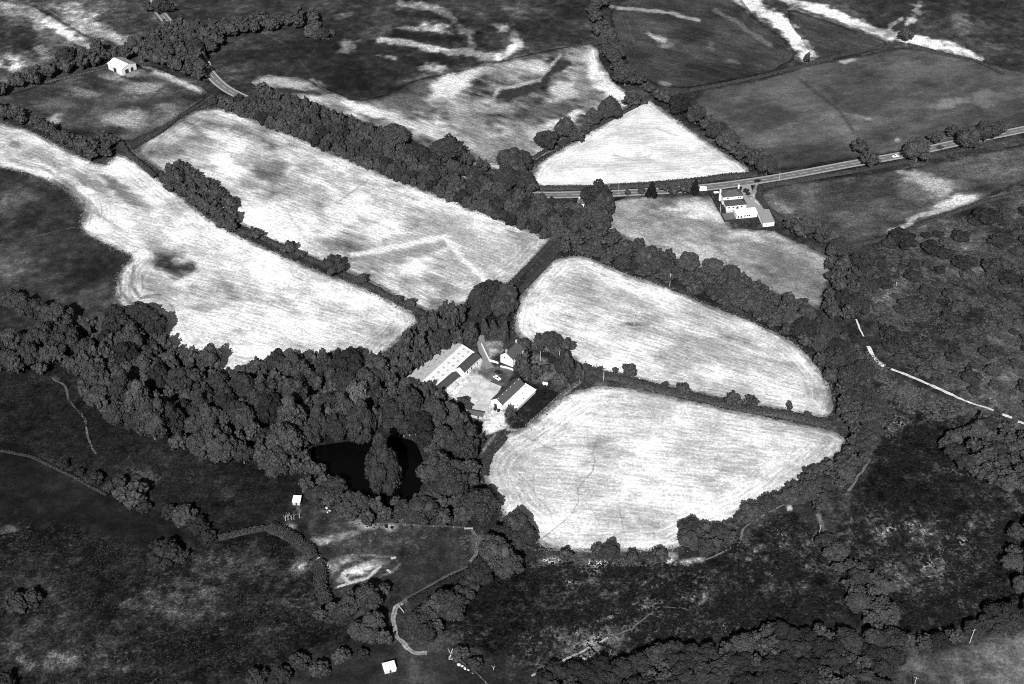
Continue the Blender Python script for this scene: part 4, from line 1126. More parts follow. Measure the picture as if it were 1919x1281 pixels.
for x, y, r in [(780, 1165, 22), (800, 1150, 20), (840, 1130, 26), (865, 1115, 22), (815, 1135, 22), (795, 1185, 20), (880, 1095, 20), (850, 1150, 20), (820, 1175, 16)]:
    tree_px(x, y, r, 'tree in the thicket east of the curving gravel track', 'thicket east of the gravel track', 'leaf', .85)
for x, y, r in [(560, 1240, 20), (600, 1255, 18), (640, 1230, 16), (530, 1265, 20), (480, 1270, 18), (680, 1225, 12), (860, 1225, 16), (890, 1245, 14), (10, 1278, 20)]:
    bush_px(x, y, r, 'rounded bush among the rough grass near the lowest shed', 'bushes near the lowest shed', rnd.random() < .4, .8)
# scrubland on the east
nb = 0
SCR = [(1600, 490), (1650, 455), (1720, 430), (1800, 410), (1919, 375), (1990, 360), (1990, 830), (1919, 780), (1830, 745), (1760, 715), (1700, 690), (1660, 660), (1640, 610), (1640, 540)]
for x, y, R in fill(SCR, 1.6, 5.4, 1.2, (), 1.1, 21):
    if nb > 120 or rnd.random() < .22:
        continue
    nb += 1
    dk = rnd.random() < .4
    look = ('large' if R > 4 else 'small' if R < 2.6 else 'mid sized') + (' dark' if dk else ' mid toned')
    bush((x, y), R, look + ' rounded scrub bush on the rough ground above the white track', look + ' bushes of the eastern scrubland', dk, .5)
for x, y, r in [(1690, 448, 26), (1670, 455, 18), (1745, 465, 20), (1820, 490, 15), (1860, 500, 20), (1740, 495, 12), (1735, 545, 14), (1780, 552, 14), (1700, 570, 18), (1670, 625, 20), (1690, 635, 20), (1850, 408, 22), (1870, 450, 16), (1890, 520, 20)]:
    bush_px(x, y, r, 'big dark domed bush on the eastern scrubland', 'big dark bushes of the scrubland', True, .6)

plant_all()
# ------------------------------------------------------------------ hedges
def hedge(pts, w_, h_, label, m='hedge', name='hedge', per_m=16, cr=.42, seed=0):
    g = np.random.default_rng(seed + int(pts[0][0] * 7 + pts[0][1]))
    wp = [P(a, b) for a, b in pts]
    VV, FF, o = [], [], 0
    for a, b in zip(wp[:-1], wp[1:]):
        L = (b - a).length
        u = (b - a) / L
        nrm = Vector((-u.y, u.x, 0))
        ns = max(2, int(L / 1.5))
        ring = []
        for i in range(ns + 1):
            c = a + u * (L * i / ns)
            for sx, zz in ((-.42, 0), (-.38, .72), (-.2, .92), (.2, .92), (.38, .72), (.42, 0)):
                q = c + nrm * (sx * w_ * g.uniform(.9, 1.1))
                ring.append((q.x, q.y, zz * h_ * g.uniform(.88, 1.08)))
        f = []
        for i in range(ns):
            for k in range(5):
                p0 = i * 6 + k
                f += [(p0, p0 + 1, p0 + 7), (p0, p0 + 7, p0 + 6)]
        VV.append(np.array(ring))
        FF.append(np.array(f) + o)
        o += len(ring)
        n = int(L * per_m)
        t = g.uniform(0, L, n)
        s = g.uniform(-.5, .5, n) * w_
        z = h_ * np.clip(1.02 - .8 * np.maximum(0, np.abs(s / w_) - .25) * 4 * g.uniform(0, 1, n), .1, 1.1) * g.uniform(.85, 1.05, n)
        c = np.stack([a.x + u.x * t + nrm.x * s, a.y + u.y * t + nrm.y * s, z], 1)
        v, f = clumps(c, cr * g.uniform(.5, 1.2, n), OCT, OCTF, .45, g)
        VV.append(v)
        FF.append(f + o)
        o += len(v)
    me = np_mesh(name, np.concatenate(VV), np.concatenate(FF), M[m])
    return tag(link(name, me), label, 'hedge')

hedge([(248, 279), (300, 250), (336, 222)], 2.2, 1.6, 'trimmed hedge between the rough pasture and the long mown field')
hedge([(340, 219), (364, 206)], 2.2, 1.6, 'short hedge length between two gaps near the road corner')
hedge([(368, 203), (386, 191)], 2.0, 1.5, 'shortest hedge stub at the road corner of the long field')
hedge([(226, 268), (240, 290), (268, 312), (292, 334)], 3.2, 2.2, 'hedge running from the pasture corner down to the copse')
hedge([(445, 432), (490, 446), (580, 486), (680, 530), (740, 563), (800, 592)], 2.6, 1.5, 'long low hedge dividing the two long mown fields')
hedge([(1036, 453), (1000, 492), (957, 534)], 3.4, 1.8, 'upper one of two parallel hedges leading down from the road belt', cr=.35)
hedge([(1052, 462), (1015, 505), (972, 550)], 4.2, 2.0, 'lower one of two parallel hedges leading down from the road belt', cr=.35)
hedge([(1092, 688), (1125, 702), (1170, 712), (1230, 728), (1290, 742), (1350, 756), (1400, 768), (1480, 780), (1549, 796)], 5.0, 1.9, 'broad hedge between the two eastern mown fields')
hedge([(1008, 354), (1070, 354), (1134, 353)], 3.5, 2.0, 'trimmed roadside hedge under the bright triangular field, west of the field gap', cr=.35)
hedge([(1144, 352), (1230, 347), (1310, 339), (1370, 331), (1419, 328)], 4.0, 2.2, 'trimmed roadside hedge under the bright triangular field, east of the field gap', cr=.35)
hedge([(998, 298), (1040, 272), (1100, 247), (1160, 216), (1206, 192)], 3.0, 1.5, 'hedge under the trees above the triangular mown field')
hedge([(1428, 350), (1500, 338), (1600, 322), (1700, 304), (1800, 282), (1900, 262)], 3.0, 1.4, 'low hedge on the south side of the eastern road')
hedge([(1292, 170), (1360, 158), (1440, 141), (1500, 126), (1560, 108), (1640, 92), (1690, 82)], 2.4, 1.3, 'ragged hedge between ridged and wide grey meadows')
hedge([(1700, 84), (1760, 100), (1830, 116), (1880, 140)], 2.4, 1.5, 'hedge beside the pale track beyond the lone far tree')
hedge([(1560, 470), (1660, 448), (1760, 408), (1850, 376), (1960, 352)], 2.2, 1.2, 'low bank hedge between patchy meadow and scrubland')
hedge([(1424, 352), (1422, 372), (1440, 395), (1470, 412)], 3.2, 1.6, 'curved hedge east of the white house drive')
hedge([(505, 990), (540, 1005), (575, 1030), (589, 1050)], 6.0, 2.6, 'thick clipped hedge rising to the gap by the excavated ruins', cr=.35, per_m=34)
hedge([(598, 1056), (602, 1080), (600, 1105), (615, 1135)], 6.0, 2.8, 'thick clipped hedge curving below the excavated ruins', cr=.35, per_m=34)
hedge([(410, 1010), (460, 998), (503, 990)], 3.0, 1.8, 'thin hedge joining the field bank to the clipped hedge')
hedge([(945, 822), (920, 850), (910, 875), (908, 895)], 4.0, 1.8, 'overgrown hedge curving along the western edge of the big pale field')
hedge([(884, 1068), (850, 1085), (800, 1110), (765, 1130)], 2.4, 1.2, 'dark hedge bank beside the grassy track to the ruins', m='leaf_dark')
hedge([(-30, 838), (60, 856), (130, 890), (200, 928)], 1.6, .5, 'straggling low hedge along the old field bank west of the bushes', m='leaf_dark', per_m=9)
hedge([(0, 176), (60, 160), (130, 143), (200, 128)], 1.6, 1.0, 'thin growth along the fence behind the rough pasture', per_m=10)
hedge([(1100, 700), (1130, 694)], 4.0, 2.0, 'short hedge joining the farm garden to the field hedge')

# ------------------------------------------------------------------ low rough growth nobody could count
def growth(name, label, poly, n, r0, r1, m, seed, patch=.5, hole=None):
    g = np.random.default_rng(seed)
    wp = [(P(a, b).x, P(a, b).y) for a, b in poly]
    xs = [p[0] for p in wp]
    ys = [p[1] for p in wp]
    x, y = g.uniform(min(xs), max(xs), n * 5), g.uniform(min(ys), max(ys), n * 5)
    k = inside(x, y, wp) & (fbm(x / 9, y / 9, seed, 4) > g.uniform(patch - .1, patch + .1, n * 5))
    if hole:
        k &= ~inside(x, y, [(P(a, b).x, P(a, b).y) for a, b in hole])
    x, y = x[k][:n], y[k][:n]
    r = r0 + (r1 - r0) * g.uniform(0, 1, len(x)) ** 2.2
    a = g.uniform(0, 6.28, len(x))
    V = TUFT[None] * r[:, None, None] * (1 + .5 * g.uniform(-1, 1, (len(x), 5, 3)))
    c, s_ = np.cos(a)[:, None], np.sin(a)[:, None]
    V = np.stack([V[:, :, 0] * c - V[:, :, 1] * s_ + x[:, None], V[:, :, 0] * s_ + V[:, :, 1] * c + y[:, None], V[:, :, 2] * .7], 2)
    F = (TUFTF[None] + (np.arange(len(x)) * 5)[:, None, None]).reshape(-1, 3)
    return tag(link(name, np_mesh(name, V.reshape(-1, 3), F, M[m])), label, 'growth', None, 'stuff')

growth('heather', 'dark heather and bracken clumps below the big pale field', [(820, 1095), (1000, 1050), (1250, 1055), (1330, 1055), (1400, 1000), (1480, 958), (1560, 1040), (1595, 1150), (1440, 1180), (1210, 1235), (1000, 1240), (880, 1210)], 7000, .2, 1.1, 'heath', 31, patch=.5)
growth('heather', 'dark heather clumps on the speckled eastern heath', [(1640, 770), (1760, 775), (1900, 830), (1990, 870), (1990, 980), (1880, 1000), (1890, 1120), (1780, 1190), (1690, 1180), (1600, 1050), (1600, 900)], 7500, .2, 1.1, 'heath', 32, patch=.51)
growth('bracken', 'bracken and bramble cover between the scrubland bushes', SCR, 12000, .15, .9, 'scrub', 33, patch=.47)
growth('bracken', 'bracken clumps on the dark slope below the wood', [(0, 700), (90, 700), (150, 770), (300, 850), (480, 900), (540, 960), (420, 1000), (240, 910), (0, 820)], 6000, .2, 1.0, 'heath', 34, patch=.5)
growth('tussock_grass', 'tussocks of rough grass over the lower western pasture', [(0, 1000), (200, 1000), (400, 1015), (520, 1000), (590, 1070), (620, 1140), (560, 1220), (300, 1281), (0, 1281)], 9000, .12, .4, 'tussock', 35, patch=.5)
growth('bramble', 'bramble undergrowth along the track edge and belt', [(1560, 640), (1630, 660), (1700, 715), (1830, 770), (1760, 790), (1660, 760), (1580, 720)], 3500, .15, .9, 'scrub', 36, patch=.45)
growth('bramble', 'bramble undergrowth around the trees under the big pale field', [(860, 1000), (960, 1010), (1050, 1045), (1260, 1045), (1240, 1060), (1000, 1060), (880, 1090)], 2200, .15, .8, 'scrub', 37, patch=.47)
g_ = np.random.default_rng(44)
mp = np.repeat(np.concatenate(MARGIN), 9, 0)
mp = mp + g_.normal(0, 1.0, mp.shape)
mr_ = .12 + .5 * g_.uniform(0, 1, len(mp)) ** 2
MV = TUFT[None] * mr_[:, None, None] * (1 + .5 * g_.uniform(-1, 1, (len(mp), 5, 3)))
MV[:, :, :2] += mp[:, None, :]
tag(link('margin_grass', np_mesh('margin_grass', MV.reshape(-1, 3), (TUFTF[None] + (np.arange(len(mp)) * 5)[:, None, None]).reshape(-1, 3), M['margin'])), 'uncut grass tufts along the edges of the mown fields', 'grass', None, 'stuff')
growth('nettles', 'dark nettles in the fenced plot beside the lean-to barn', [(966, 768), (1003, 730), (1048, 736), (985, 800), (955, 802)], 1400, .3, .7, 'heath', 38, patch=.4)
growth('undergrowth', 'dark undergrowth on the floor of the pond wood', [(a, b + 12) for a, b in WOOD if a > -1], 5000, .4, 1.2, 'heath', 39, patch=.35, hole=[(580, 815), (640, 803), (740, 792), (792, 806), (812, 870), (816, 930), (760, 960), (690, 960), (640, 935), (610, 890)])

# ------------------------------------------------------------------ buildings
def frame2(a, b):
    d = (b - a)
    d.z = 0
    return d.length, math.atan2(d.y, d.x)

def opening(parent, kind, x, y, z, wx, wz, facing, m_frame=None, fr=.09, dep=.08):
    """a window or door on a wall: facing 'x+','x-','y+','y-' in the thing's own axes"""
    ax = facing[0]
    s = 1 if facing[1] == '+' else -1
    def bx(mb, u0, u1, z0, z1, t0, t1):
        a, b = sorted((t0 * s, t1 * s))
        if ax == 'y':
            mb.box(x + u0, x + u1, y + a, y + b, z0, z1)
        else:
            mb.box(x + a, x + b, y + u0, y + u1, z0, z1)
    mb = MB()
    bx(mb, -wx / 2 + fr, wx / 2 - fr, z + fr, z + wz - fr, .01, dep * .5)
    o = mb.build(kind, M['glass'] if kind == 'window' else M['dark'], parent)
    mb = MB()
    for u0, u1, z0, z1 in ((-wx / 2, -wx / 2 + fr, z, z + wz), (wx / 2 - fr, wx / 2, z, z + wz), (-wx / 2 + fr, wx / 2 - fr, z + wz - fr, z + wz), (-wx / 2 + fr, wx / 2 - fr, z, z + fr)):
        bx(mb, u0, u1, z0, z1, .005, dep)
    mb.build('frame', m_frame or M['white'], o)
    return o

def gable(name, label, ra, rb, wl, wr, eave, ridge, wall, roof_l, roof_r, over=.35, cat='building', eave_r=None, rt=.14):
    """ra, rb: photo pixels of the ridge ends. +y of the thing is left of a->b (wl), -y right (wr)"""
    a, b = P(*ra, ridge), P(*rb, ridge)
    L, ang = frame2(a.copy(), b.copy())
    c = (a + b) / 2
    t = thing(name, label, cat, (c.x, c.y, 0), ang)
    er = eave if eave_r is None else eave_r
    h = L / 2
    mb = MB()
    rz = ridge - rt
    prof = [(-wr, -.1), (wl, -.1), (wl, eave - .05), (0, rz), (-wr, er - .05)]
    n = len(prof)
    vs = [(-h, y, z) for y, z in prof] + [(h, y, z) for y, z in prof]
    mb.add(vs, [tuple(range(n - 1, -1, -1)), tuple(range(n, 2 * n))] + [(i, (i + 1) % n, n + (i + 1) % n, n + i) for i in range(n)])
    mb.build('wall', wall, t)
    for s, wd, e, m_ in ((1, wl, eave, roof_l), (-1, wr, er, roof_r)):
        sl = (ridge - e) / wd
        y1, z1 = (wd + over) * s, e - sl * over
        x0, x1 = -h - over * .6, h + over * .6
        mb = MB()
        bot = [(x0, 0, ridge - rt + .02), (x1, 0, ridge - rt + .02), (x1, y1, z1 - rt + .02), (x0, y1, z1 - rt + .02)]
        top = [(p[0], p[1], p[2] + rt) for p in bot]
        if s < 0:
            bot, top = bot[::-1], top[::-1]
        mb.hexa(bot, top)
        mb.build('roof', m_, t)
    mb = MB()
    mb.box(-h - over * .6, h + over * .6, -.14, .14, ridge - .02, ridge + .09)
    mb.build('ridge_tiles', roof_l, t)
    return t, L

def chimney(t, x, y, z0, z1, sx=.9, sy=.6):
    mb = MB()
    mb.box(x - sx / 2, x + sx / 2, y - sy / 2, y + sy / 2, z0, z1)
    mb.box(x - sx / 2 - .07, x + sx / 2 + .07, y - sy / 2 - .07, y + sy / 2 + .07, z1 - .22, z1 - .08)
    o = mb.build('chimney', M['brick'], t)
    for dx in (-.2, .2):
        MB().tube((x + dx, y, z1), (x + dx, y, z1 + .4), .11, .09, 8).build('chimney_pot', M['concrete'], o)

def skylight_on(t, x, yc, sgn, wd, ridge, e, sx, frac0, frac1, m):
    sl = (ridge - e) / wd
    y0, y1 = sgn * wd * frac0, sgn * wd * frac1
    mb = MB()
    z = lambda y: ridge + .02 - sl * abs(y)
    q = [(x - sx / 2, y0), (x + sx / 2, y0), (x + sx / 2, y1), (x - sx / 2, y1)]
    if sgn < 0:
        q = q[::-1]
    mb.hexa([(a, b, z(b) + .005) for a, b in q], [(a, b, z(b) + .05) for a, b in q])
    mb.build('rooflight', m, t)

# farmhouse (near gable end = -x)
t, L = gable('farmhouse', 'white walled farmhouse with dark slate roof and a chimney on each gable', (948, 660), (968.5, 640), 3.3, 4.2, 5.0, 7.8, M['white'], M['slate'], M['slate2'], .3, 'house')
h = L / 2
chimney(t, -h + .5, 0, 7.2, 9.2)
chimney(t, h - .5, 0, 7.2, 9.2)
for x in (-h * .62, 0, h * .62):
    opening(t, 'window', x, -4.2, 3.1, 1.1, 1.3, 'y-')
for x in (-h * .62, h * .62):
    opening(t, 'window', x, -4.2, .9, 1.2, 1.4, 'y-')
opening(t, 'door', 0, -4.2, 0.02, 1.1, 2.1, 'y-')
opening(t, 'window', -h, .9, 3.4, .9, 1.1, 'x-')
mb = MB()
mb.box(-1.0, 1.0, -5.8, -4.32, 0, 2.3).hexa([(-1.15, -5.95, 2.3), (1.15, -5.95, 2.3), (1.15, -4.22, 2.5), (-1.15, -4.22, 2.5)], [(-1.15, -5.95, 2.42), (1.15, -5.95, 2.42), (1.15, -4.22, 2.75), (-1.15, -4.22, 2.75)])
mb.build('porch', M['white'], t)
mb = MB()
mb.box(h + .01, h + 3.2, -2.6, 2.0, 0, 2.4)
mb.hexa([(h + .01, -2.8, 2.4), (h + 3.4, -2.8, 2.4), (h + 3.4, 2.2, 2.4), (h + .01, 2.2, 2.4)], [(h + .01, -2.8, 3.2), (h + 3.4, -2.8, 2.55), (h + 3.4, 2.2, 2.55), (h + .01, 2.2, 3.2)])
mb.build('outhouse', M['white'], t)

# long shed: left slope lichened, right slope bright with rooflights
t, L = gable('livestock_shed', 'long low shed, one slope grey and one white with dark rooflights', (780, 724), (866, 645), 9.5, 7.5, 2.6, 4.4, M['concrete'], M['oldsheet'], M['sheet'], .3, 'shed', rt=.1)
for k in range(9):
    x = -L / 2 + L * (k + .5) / 9
    for f0, f1 in ((.26, .40), (.62, .76)):
        skylight_on(t, x, 0, -1, 7.5, 4.4, 2.6, 1.5, f0, f1, M['sky_light'])
for k in range(6):
    x = -L / 2 + L * (k + .5) / 6
    skylight_on(t, x, 0, 1, 9.5, 4.4, 2.6, 1.2, .45, .55, mat('old_rooflight', .22, .9))
for k in range(1, 18):                        # sheet laps
    x = -L / 2 + L * k / 18
    mb = MB()
    sl = (4.4 - 2.6) / 7.5
    z = lambda y: 4.42 - sl * abs(y)
    mb.hexa([(x - .05, -.2, z(.2)), (x - .05, -7.7, z(7.7)), (x + .05, -7.7, z(7.7)), (x + .05, -.2, z(.2))], [(x - .05, -.2, z(.2) + .04), (x - .05, -7.7, z(7.7) + .04), (x + .05, -7.7, z(7.7) + .04), (x + .05, -.2, z(.2) + .04)])
    mb.build('sheet_lap', M['oldsheet'], t)
# two slate byres in line
t, L = gable('byre', 'higher slate roofed white byre alongside the long shed', (861, 689), (893, 659.5), 2.6, 2.6, 2.9, 4.8, M['white'], M['slate'], M['slate'], .2, 'barn')
h = L / 2
mb = MB()
for s in (-1, 1):
    sl = (4.8 - 2.9) / 2.6
    q = [(-h - .3, 0, 4.92), (-h + .15, 0, 4.92), (-h + .15, s * 2.9, 4.92 - sl * 2.9), (-h - .3, s * 2.9, 4.92 - sl * 2.9)]
    if s < 0:
        q = q[::-1]
    mb.hexa(q, [(a, b, c + .14) for a, b, c in q])
mb.build('gable_coping', M['white'], t)
for x in (-h * .6, -.1 * h, .55 * h):
    opening(t, 'door', x, -2.6, .02, 1.2, 2.0, 'y-', M['white'])
for x in (-.35 * h, .25 * h, .8 * h):
    opening(t, 'window', x, -2.6, 1.3, .8, .9, 'y-')
t, L = gable('byre', 'lower slate roofed byre joined below the higher byre', (812, 731), (853.5, 696), 2.5, 2.5, 2.5, 4.2, M['white'], M['slate'], M['slate'], .2, 'barn')
h = L / 2
for x in (-.4 * h, .3 * h):
    opening(t, 'door', x, -2.5, .02, 1.2, 1.9, 'y-', M['white'])
for x in (0, .65 * h):
    opening(t, 'window', x, -2.5, 1.1, .8, .8, 'y-')
mb = MB()
mb.box(.1 * h, .45 * h, -5.2, -2.75, 0, 1.6).box(.05 * h, .5 * h, -5.4, -2.75, 1.6, 1.7)
mb.build('lean_to', M['concrete'], t)
# stone barn with lean-to
t, L = gable('barn', 'white gabled barn with dark slate roof and wide white lean-to', (930.5, 746), (972.5, 707), 3.4, 3.4, 3.7, 6.3, M['white'], M['slate'], M['slate2'], .2, 'barn')
h = L / 2
mb = MB()
mb.box(-h + 1.2, h + .6, -9.6, -3.42, -.05, 2.2)
mb.build('lean_to_wall', M['concrete'], t)
mb = MB()
mb.hexa([(h + 1.0, -3.3, 3.42), (-h + .8, -3.3, 3.42), (-h + .8, -10.0, 2.3), (h + 1.0, -10.0, 2.3)][::-1], [(h + 1.0, -3.3, 3.54), (-h + .8, -3.3, 3.54), (-h + .8, -10.0, 2.42), (h + 1.0, -10.0, 2.42)][::-1])
lo = mb.build('lean_to_roof', M['lean'], t)
for x, y in ((h - 1.2, -4.6), (h * .4, -6.2), (h * .1, -8.6), (-h * .5, -9.0)):
    z = 3.54 - (abs(y) - 3.3) * (1.12 / 6.7)
    MB().box(x - .3, x + .3, y - .25, y + .25, z, z + .08).build('roof_vent', M['dark'], lo)
for k in range(6):
    x = -h + 1 + k * (L - 2) / 5
    skylight_on(t, x, 0, -1, 3.4, 6.3, 3.7, .35, .12, .2, M['white'])
opening(t, 'door', -h, .6, .02, 1.6, 2.4, 'x-', M['dark'])
# black bales before the gable
for dy in (-1.9, .1):
    q = t.matrix_world @ Vector((0, 0, 0))
    ang = t.rotation_euler.z
    loc = Vector(t.location) + Matrix.Rotation(ang, 3, 'Z') @ Vector((-h - 1.6, dy - .4, 0))
    mb = MB()
    mb.tube((-.62, 0, .72), (-.5, 0, .72), .6, .75, 16).tube((-.5, 0, .72), (.5, 0, .72), .75, .75, 16).tube((.5, 0, .72), (.62, 0, .72), .75, .6, 16)
    o = mb.build('silage_bale', M['black'])
    o.location = loc
    o.rotation_euler = (0, 0, ang + .2)
    tag(o, 'round black wrapped bale against the white barn gable', 'bale', 'black bales at the barn gable')
t, L = gable('store_shed', 'small low slate roofed shed by the farm entrance', (881.5, 768), (906, 772.5), 1.8, 2.0, 1.9, 2.9, M['stone'], M['slate2'], M['slate2'], .15, 'shed')
opening(t, 'door', 1.2, -2.0, .02, .9, 1.7, 'y-', M['wood'])
opening(t, 'window', -1.2, -2.0, .8, .8, .7, 'y-')
# barn far left
t, L = gable('field_barn', 'pale sheet roofed barn at the head of the rough pasture', (214, 107), (240, 119), 6.2, 6.2, 4.6, 6.6, mat('pale_cladding', .6, .8, (.6, .1)), M['grey'], M['lean'], .3, 'barn')
h = L / 2
for k in (-1, 0, 1):
    for s, m_ in ((-1, M['sky_light']), (1, mat('dark_rooflight', .14, .7))):
        skylight_on(t, k * h * .6, 0, s, 6.2, 6.6, 4.6, .8, .4, .62, m_)
opening(t, 'door', -h * .0, -6.2, .02, 3.2, 3.4, 'y-', M['wood'])
opening(t, 'door', h, -2.0, .02, 3.0, 3.2, 'x+', M['wood'])
opening(t, 'door', h, 2.4, .02, 2.4, 3.0, 'x+', M['wood'])

# white house by the road
def block(name, parent, x0, x1, y0, y1, z1, m):
    return MB().box(x0, x1, y0, y1, -.05, z1).build(name, m, parent)
def hip(parent, x0, x1, y0, y1, z0, z1, m, o=.35):
    x0, x1, y0, y1 = x0 - o, x1 + o, y0 - o, y1 + o
    k = min(x1 - x0, y1 - y0) / 2
    my = (y0 + y1) / 2
    mb = MB()
    mb.add([(x0, y0, z0), (x1, y0, z0), (x1, y1, z0), (x0, y1, z0), (x0 + k, my, z1), (x1 - k - .001, my, z1)],
           [(3, 2, 1, 0), (0, 1, 5, 4), (1, 2, 5), (2, 3, 4, 5), (3, 0, 4)])
    r = mb.build('roof', m, parent)
    for a, b in (((x0, y0), (x0 + k, my)), ((x1, y0), (x1 - k, my)), ((x1, y1), (x1 - k, my)), ((x0, y1), (x0 + k, my))):
        MB().tube((a[0], a[1], z0 + .03), (b[0], b[1], z1 + .03), .09, .09, 5).build('hip_tiles', M['slate2'], r)
    return r
c = P(1372, 381)
ang = math.atan2((P(1395, 376) - P(1358, 379.5)).y, (P(1395, 376) - P(1358, 379.5)).x)
t = thing('white_house', 'white rendered house with two dark hipped roofs beside the main road', 'house', (c.x, c.y, 0), ang)
block('wall', t, -6.0, 6.2, 0, 8.2, 5.0, M['render'])
hip(t, -6.0, 6.2, 0, 8.2, 5.0, 7.2, M['slate2'])
block('front_wing', t, -5.6, 6.6, -6.6, -.02, 2.9, M['render'])
hip(t, -5.6, 6.6, -6.6, -.4, 2.9, 4.6, M['slate'])
MB().box(-6.9, -6.1, 4.2, 5.2, 0, 7.6).build('chimney', M['render'], t)
MB().box(5.2, 6.0, 7.0, 7.8, 5, 8.0).build('chimney', M['render'], t)
for x in (-4, -1.5, 3.8):
    opening(t, 'window', x, -6.6, 1.0, 1.2, 1.2, 'y-')
opening(t, 'door', 1.2, -6.6, .02, 1.6, 2.1, 'y-', M['white'])
for x in (3.4, 4.9):
    opening(t, 'window', x, 0, 3.5, 1.0, 1.1, 'y-')
opening(t, 'window', -3, 0, 3.5, 1.2, 1.1, 'y-')
opening(t, 'window', -6.0, 2.0, 1.2, 1.2, 1.2, 'x-')
opening(t, 'window', -6.0, 2.0, 3.6, 1.2, 1.1, 'x-')
MB().box(-6.2, 5.6, -9.4, -7.0, -.05, .25).build('terrace', M['concrete'], t)
c = P(1399, 408)
t = thing('flat_roofed_annexe', 'long white flat roofed annexe between lawn and grey garage', 'building', (c.x, c.y, 0), ang)
block('wall', t, -6.2, 6.4, 0, 5.6, 2.9, M['render'])
MB().box(-6.5, 6.7, -.3, 5.9, 2.9, 3.1).build('roof', M['lean'], t)
for x in (-1.2, .4, 1.6):
    opening(t, 'window', x, 0, 1.0, 1.1, 1.1, 'y-')
for x in (-5.2, -3.4):
    opening(t, 'door', x, 0, .02, 1.0, 2.0, 'y-', M['white'])
opening(t, 'window', 4.2, 0, 1.2, .7, .7, 'y-')
opening(t, 'window', 5.4, 0, 1.2, .7, .7, 'y-')
a, b = P(1425, 400, 2.8), P(1435.5, 425, 2.8)
c = P(1440, 424)
t = thing('garage', 'white walled garage with plain grey mono-pitch roof', 'garage', (c.x, c.y, 0), ang - .0)
dd = (P(1419, 396.5, 3.2) - P(1430.5, 421.5, 3.2))
u = Matrix.Rotation(-ang, 3, 'Z') @ dd
hw_ = 3.4
bl, br = (-hw_, 0), (hw_, 0)
tl, tr = (-hw_ + u.x * .95, u.y * .95), (hw_ + u.x * .95, u.y * .95)
mb = MB()
mb.hexa([(*bl, -.05), (*br, -.05), (*tr, -.05), (*tl, -.05)], [(*bl, 2.9), (*br, 2.7), (*tr, 2.7), (*tl, 2.9)])
mb.build('wall', M['render'], t)
mb = MB()
e = .25
mb.hexa([(bl[0] - e, bl[1] - e, 2.92), (br[0] + e, br[1] - e, 2.72), (tr[0] + e, tr[1] + e, 2.72), (tl[0] - e, tl[1] + e, 2.92)], [(bl[0] - e, bl[1] - e, 3.1), (br[0] + e, br[1] - e, 2.9), (tr[0] + e, tr[1] + e, 2.9), (tl[0] - e, tl[1] + e, 3.1)])
mb.build('roof', M['grey'], t)
opening(t, 'window', -1.6, 0, 1.2, .8, .8, 'y-')
# cottage half hidden by the big roadside tree
t, L = gable('cottage', 'small white cottage half hidden by the large roadside trees', (1084, 372), (1100, 371), 2.6, 2.6, 2.8, 4.6, M['white'], M['slate'], M['slate2'], .25, 'house')
chimney(t, -L / 2 + .5, 0, 4.2, 5.8)
opening(t, 'window', -1.0, -2.6, 1.0, 1.0, 1.1, 'y-')
opening(t, 'door', .8, -2.6, .02, .9, 2.0, 'y-')

def small_shed(name, label, c, ang, sx, sy, z0, z1, roof, wall):
    t = thing(name, label, 'shed', (c.x, c.y, 0), ang)
    mb = MB()
    mb.hexa([(-sx, -sy, -.05), (sx, -sy, -.05), (sx, sy, -.05), (-sx, sy, -.05)], [(-sx, -sy, z0), (sx, -sy, z0), (sx, sy, z1), (-sx, sy, z1)])
    mb.build('wall', wall, t)
    e = .2
    mb = MB()
    mb.hexa([(-sx - e, -sy - e, z0), (sx + e, -sy - e, z0), (sx + e, sy + e, z1 + .02), (-sx - e, sy + e, z1 + .02)], [(-sx - e, -sy - e, z0 + .12), (sx + e, -sy - e, z0 + .12), (sx + e, sy + e, z1 + .14), (-sx - e, sy + e, z1 + .14)])
    mb.build('roof', roof, t)
    opening(t, 'door', 0, -sy, .02, .8, 1.7, 'y-', M['wood'])
    return t
small_shed('stone_hut', 'small white roofed hut alone below the wood', P(557, 941), -.05, 1.7, 1.9, 2.0, 2.3, M['lean'], M['stone'])
t = small_shed('sheep_shed', 'pale sheet roofed shed in the lowest pasture', P(730, 1254), .32, 2.4, 1.8, 1.8, 2.4, M['sheet'], M['concrete'])
for k in range(1, 4):
    x = -2.6 + 5.2 * k / 4
    MB().hexa([(x - .05, -2.0, 1.92), (x + .05, -2.0, 1.92), (x + .05, 2.0, 2.54), (x - .05, 2.0, 2.54)], [(x - .05, -2.0, 1.96), (x + .05, -2.0, 1.96), (x + .05, 2.0, 2.58), (x - .05, 2.0, 2.58)]).build('sheet_lap', M['oldsheet'], t)
# oil tank
t = thing('oil_tank', 'white cylindrical oil tank on blocks in the farm garden', 'tank', P(1022, 721), -.3)
MB().tube((-1.3, 0, 1.0), (1.3, 0, 1.0), .75, .75, 16).build('tank', M['render'], t)
for x in (-.8, .8):
    MB().box(x - .15, x + .15, -.5, .5, 0, .4).build('block', M['concrete'], t)

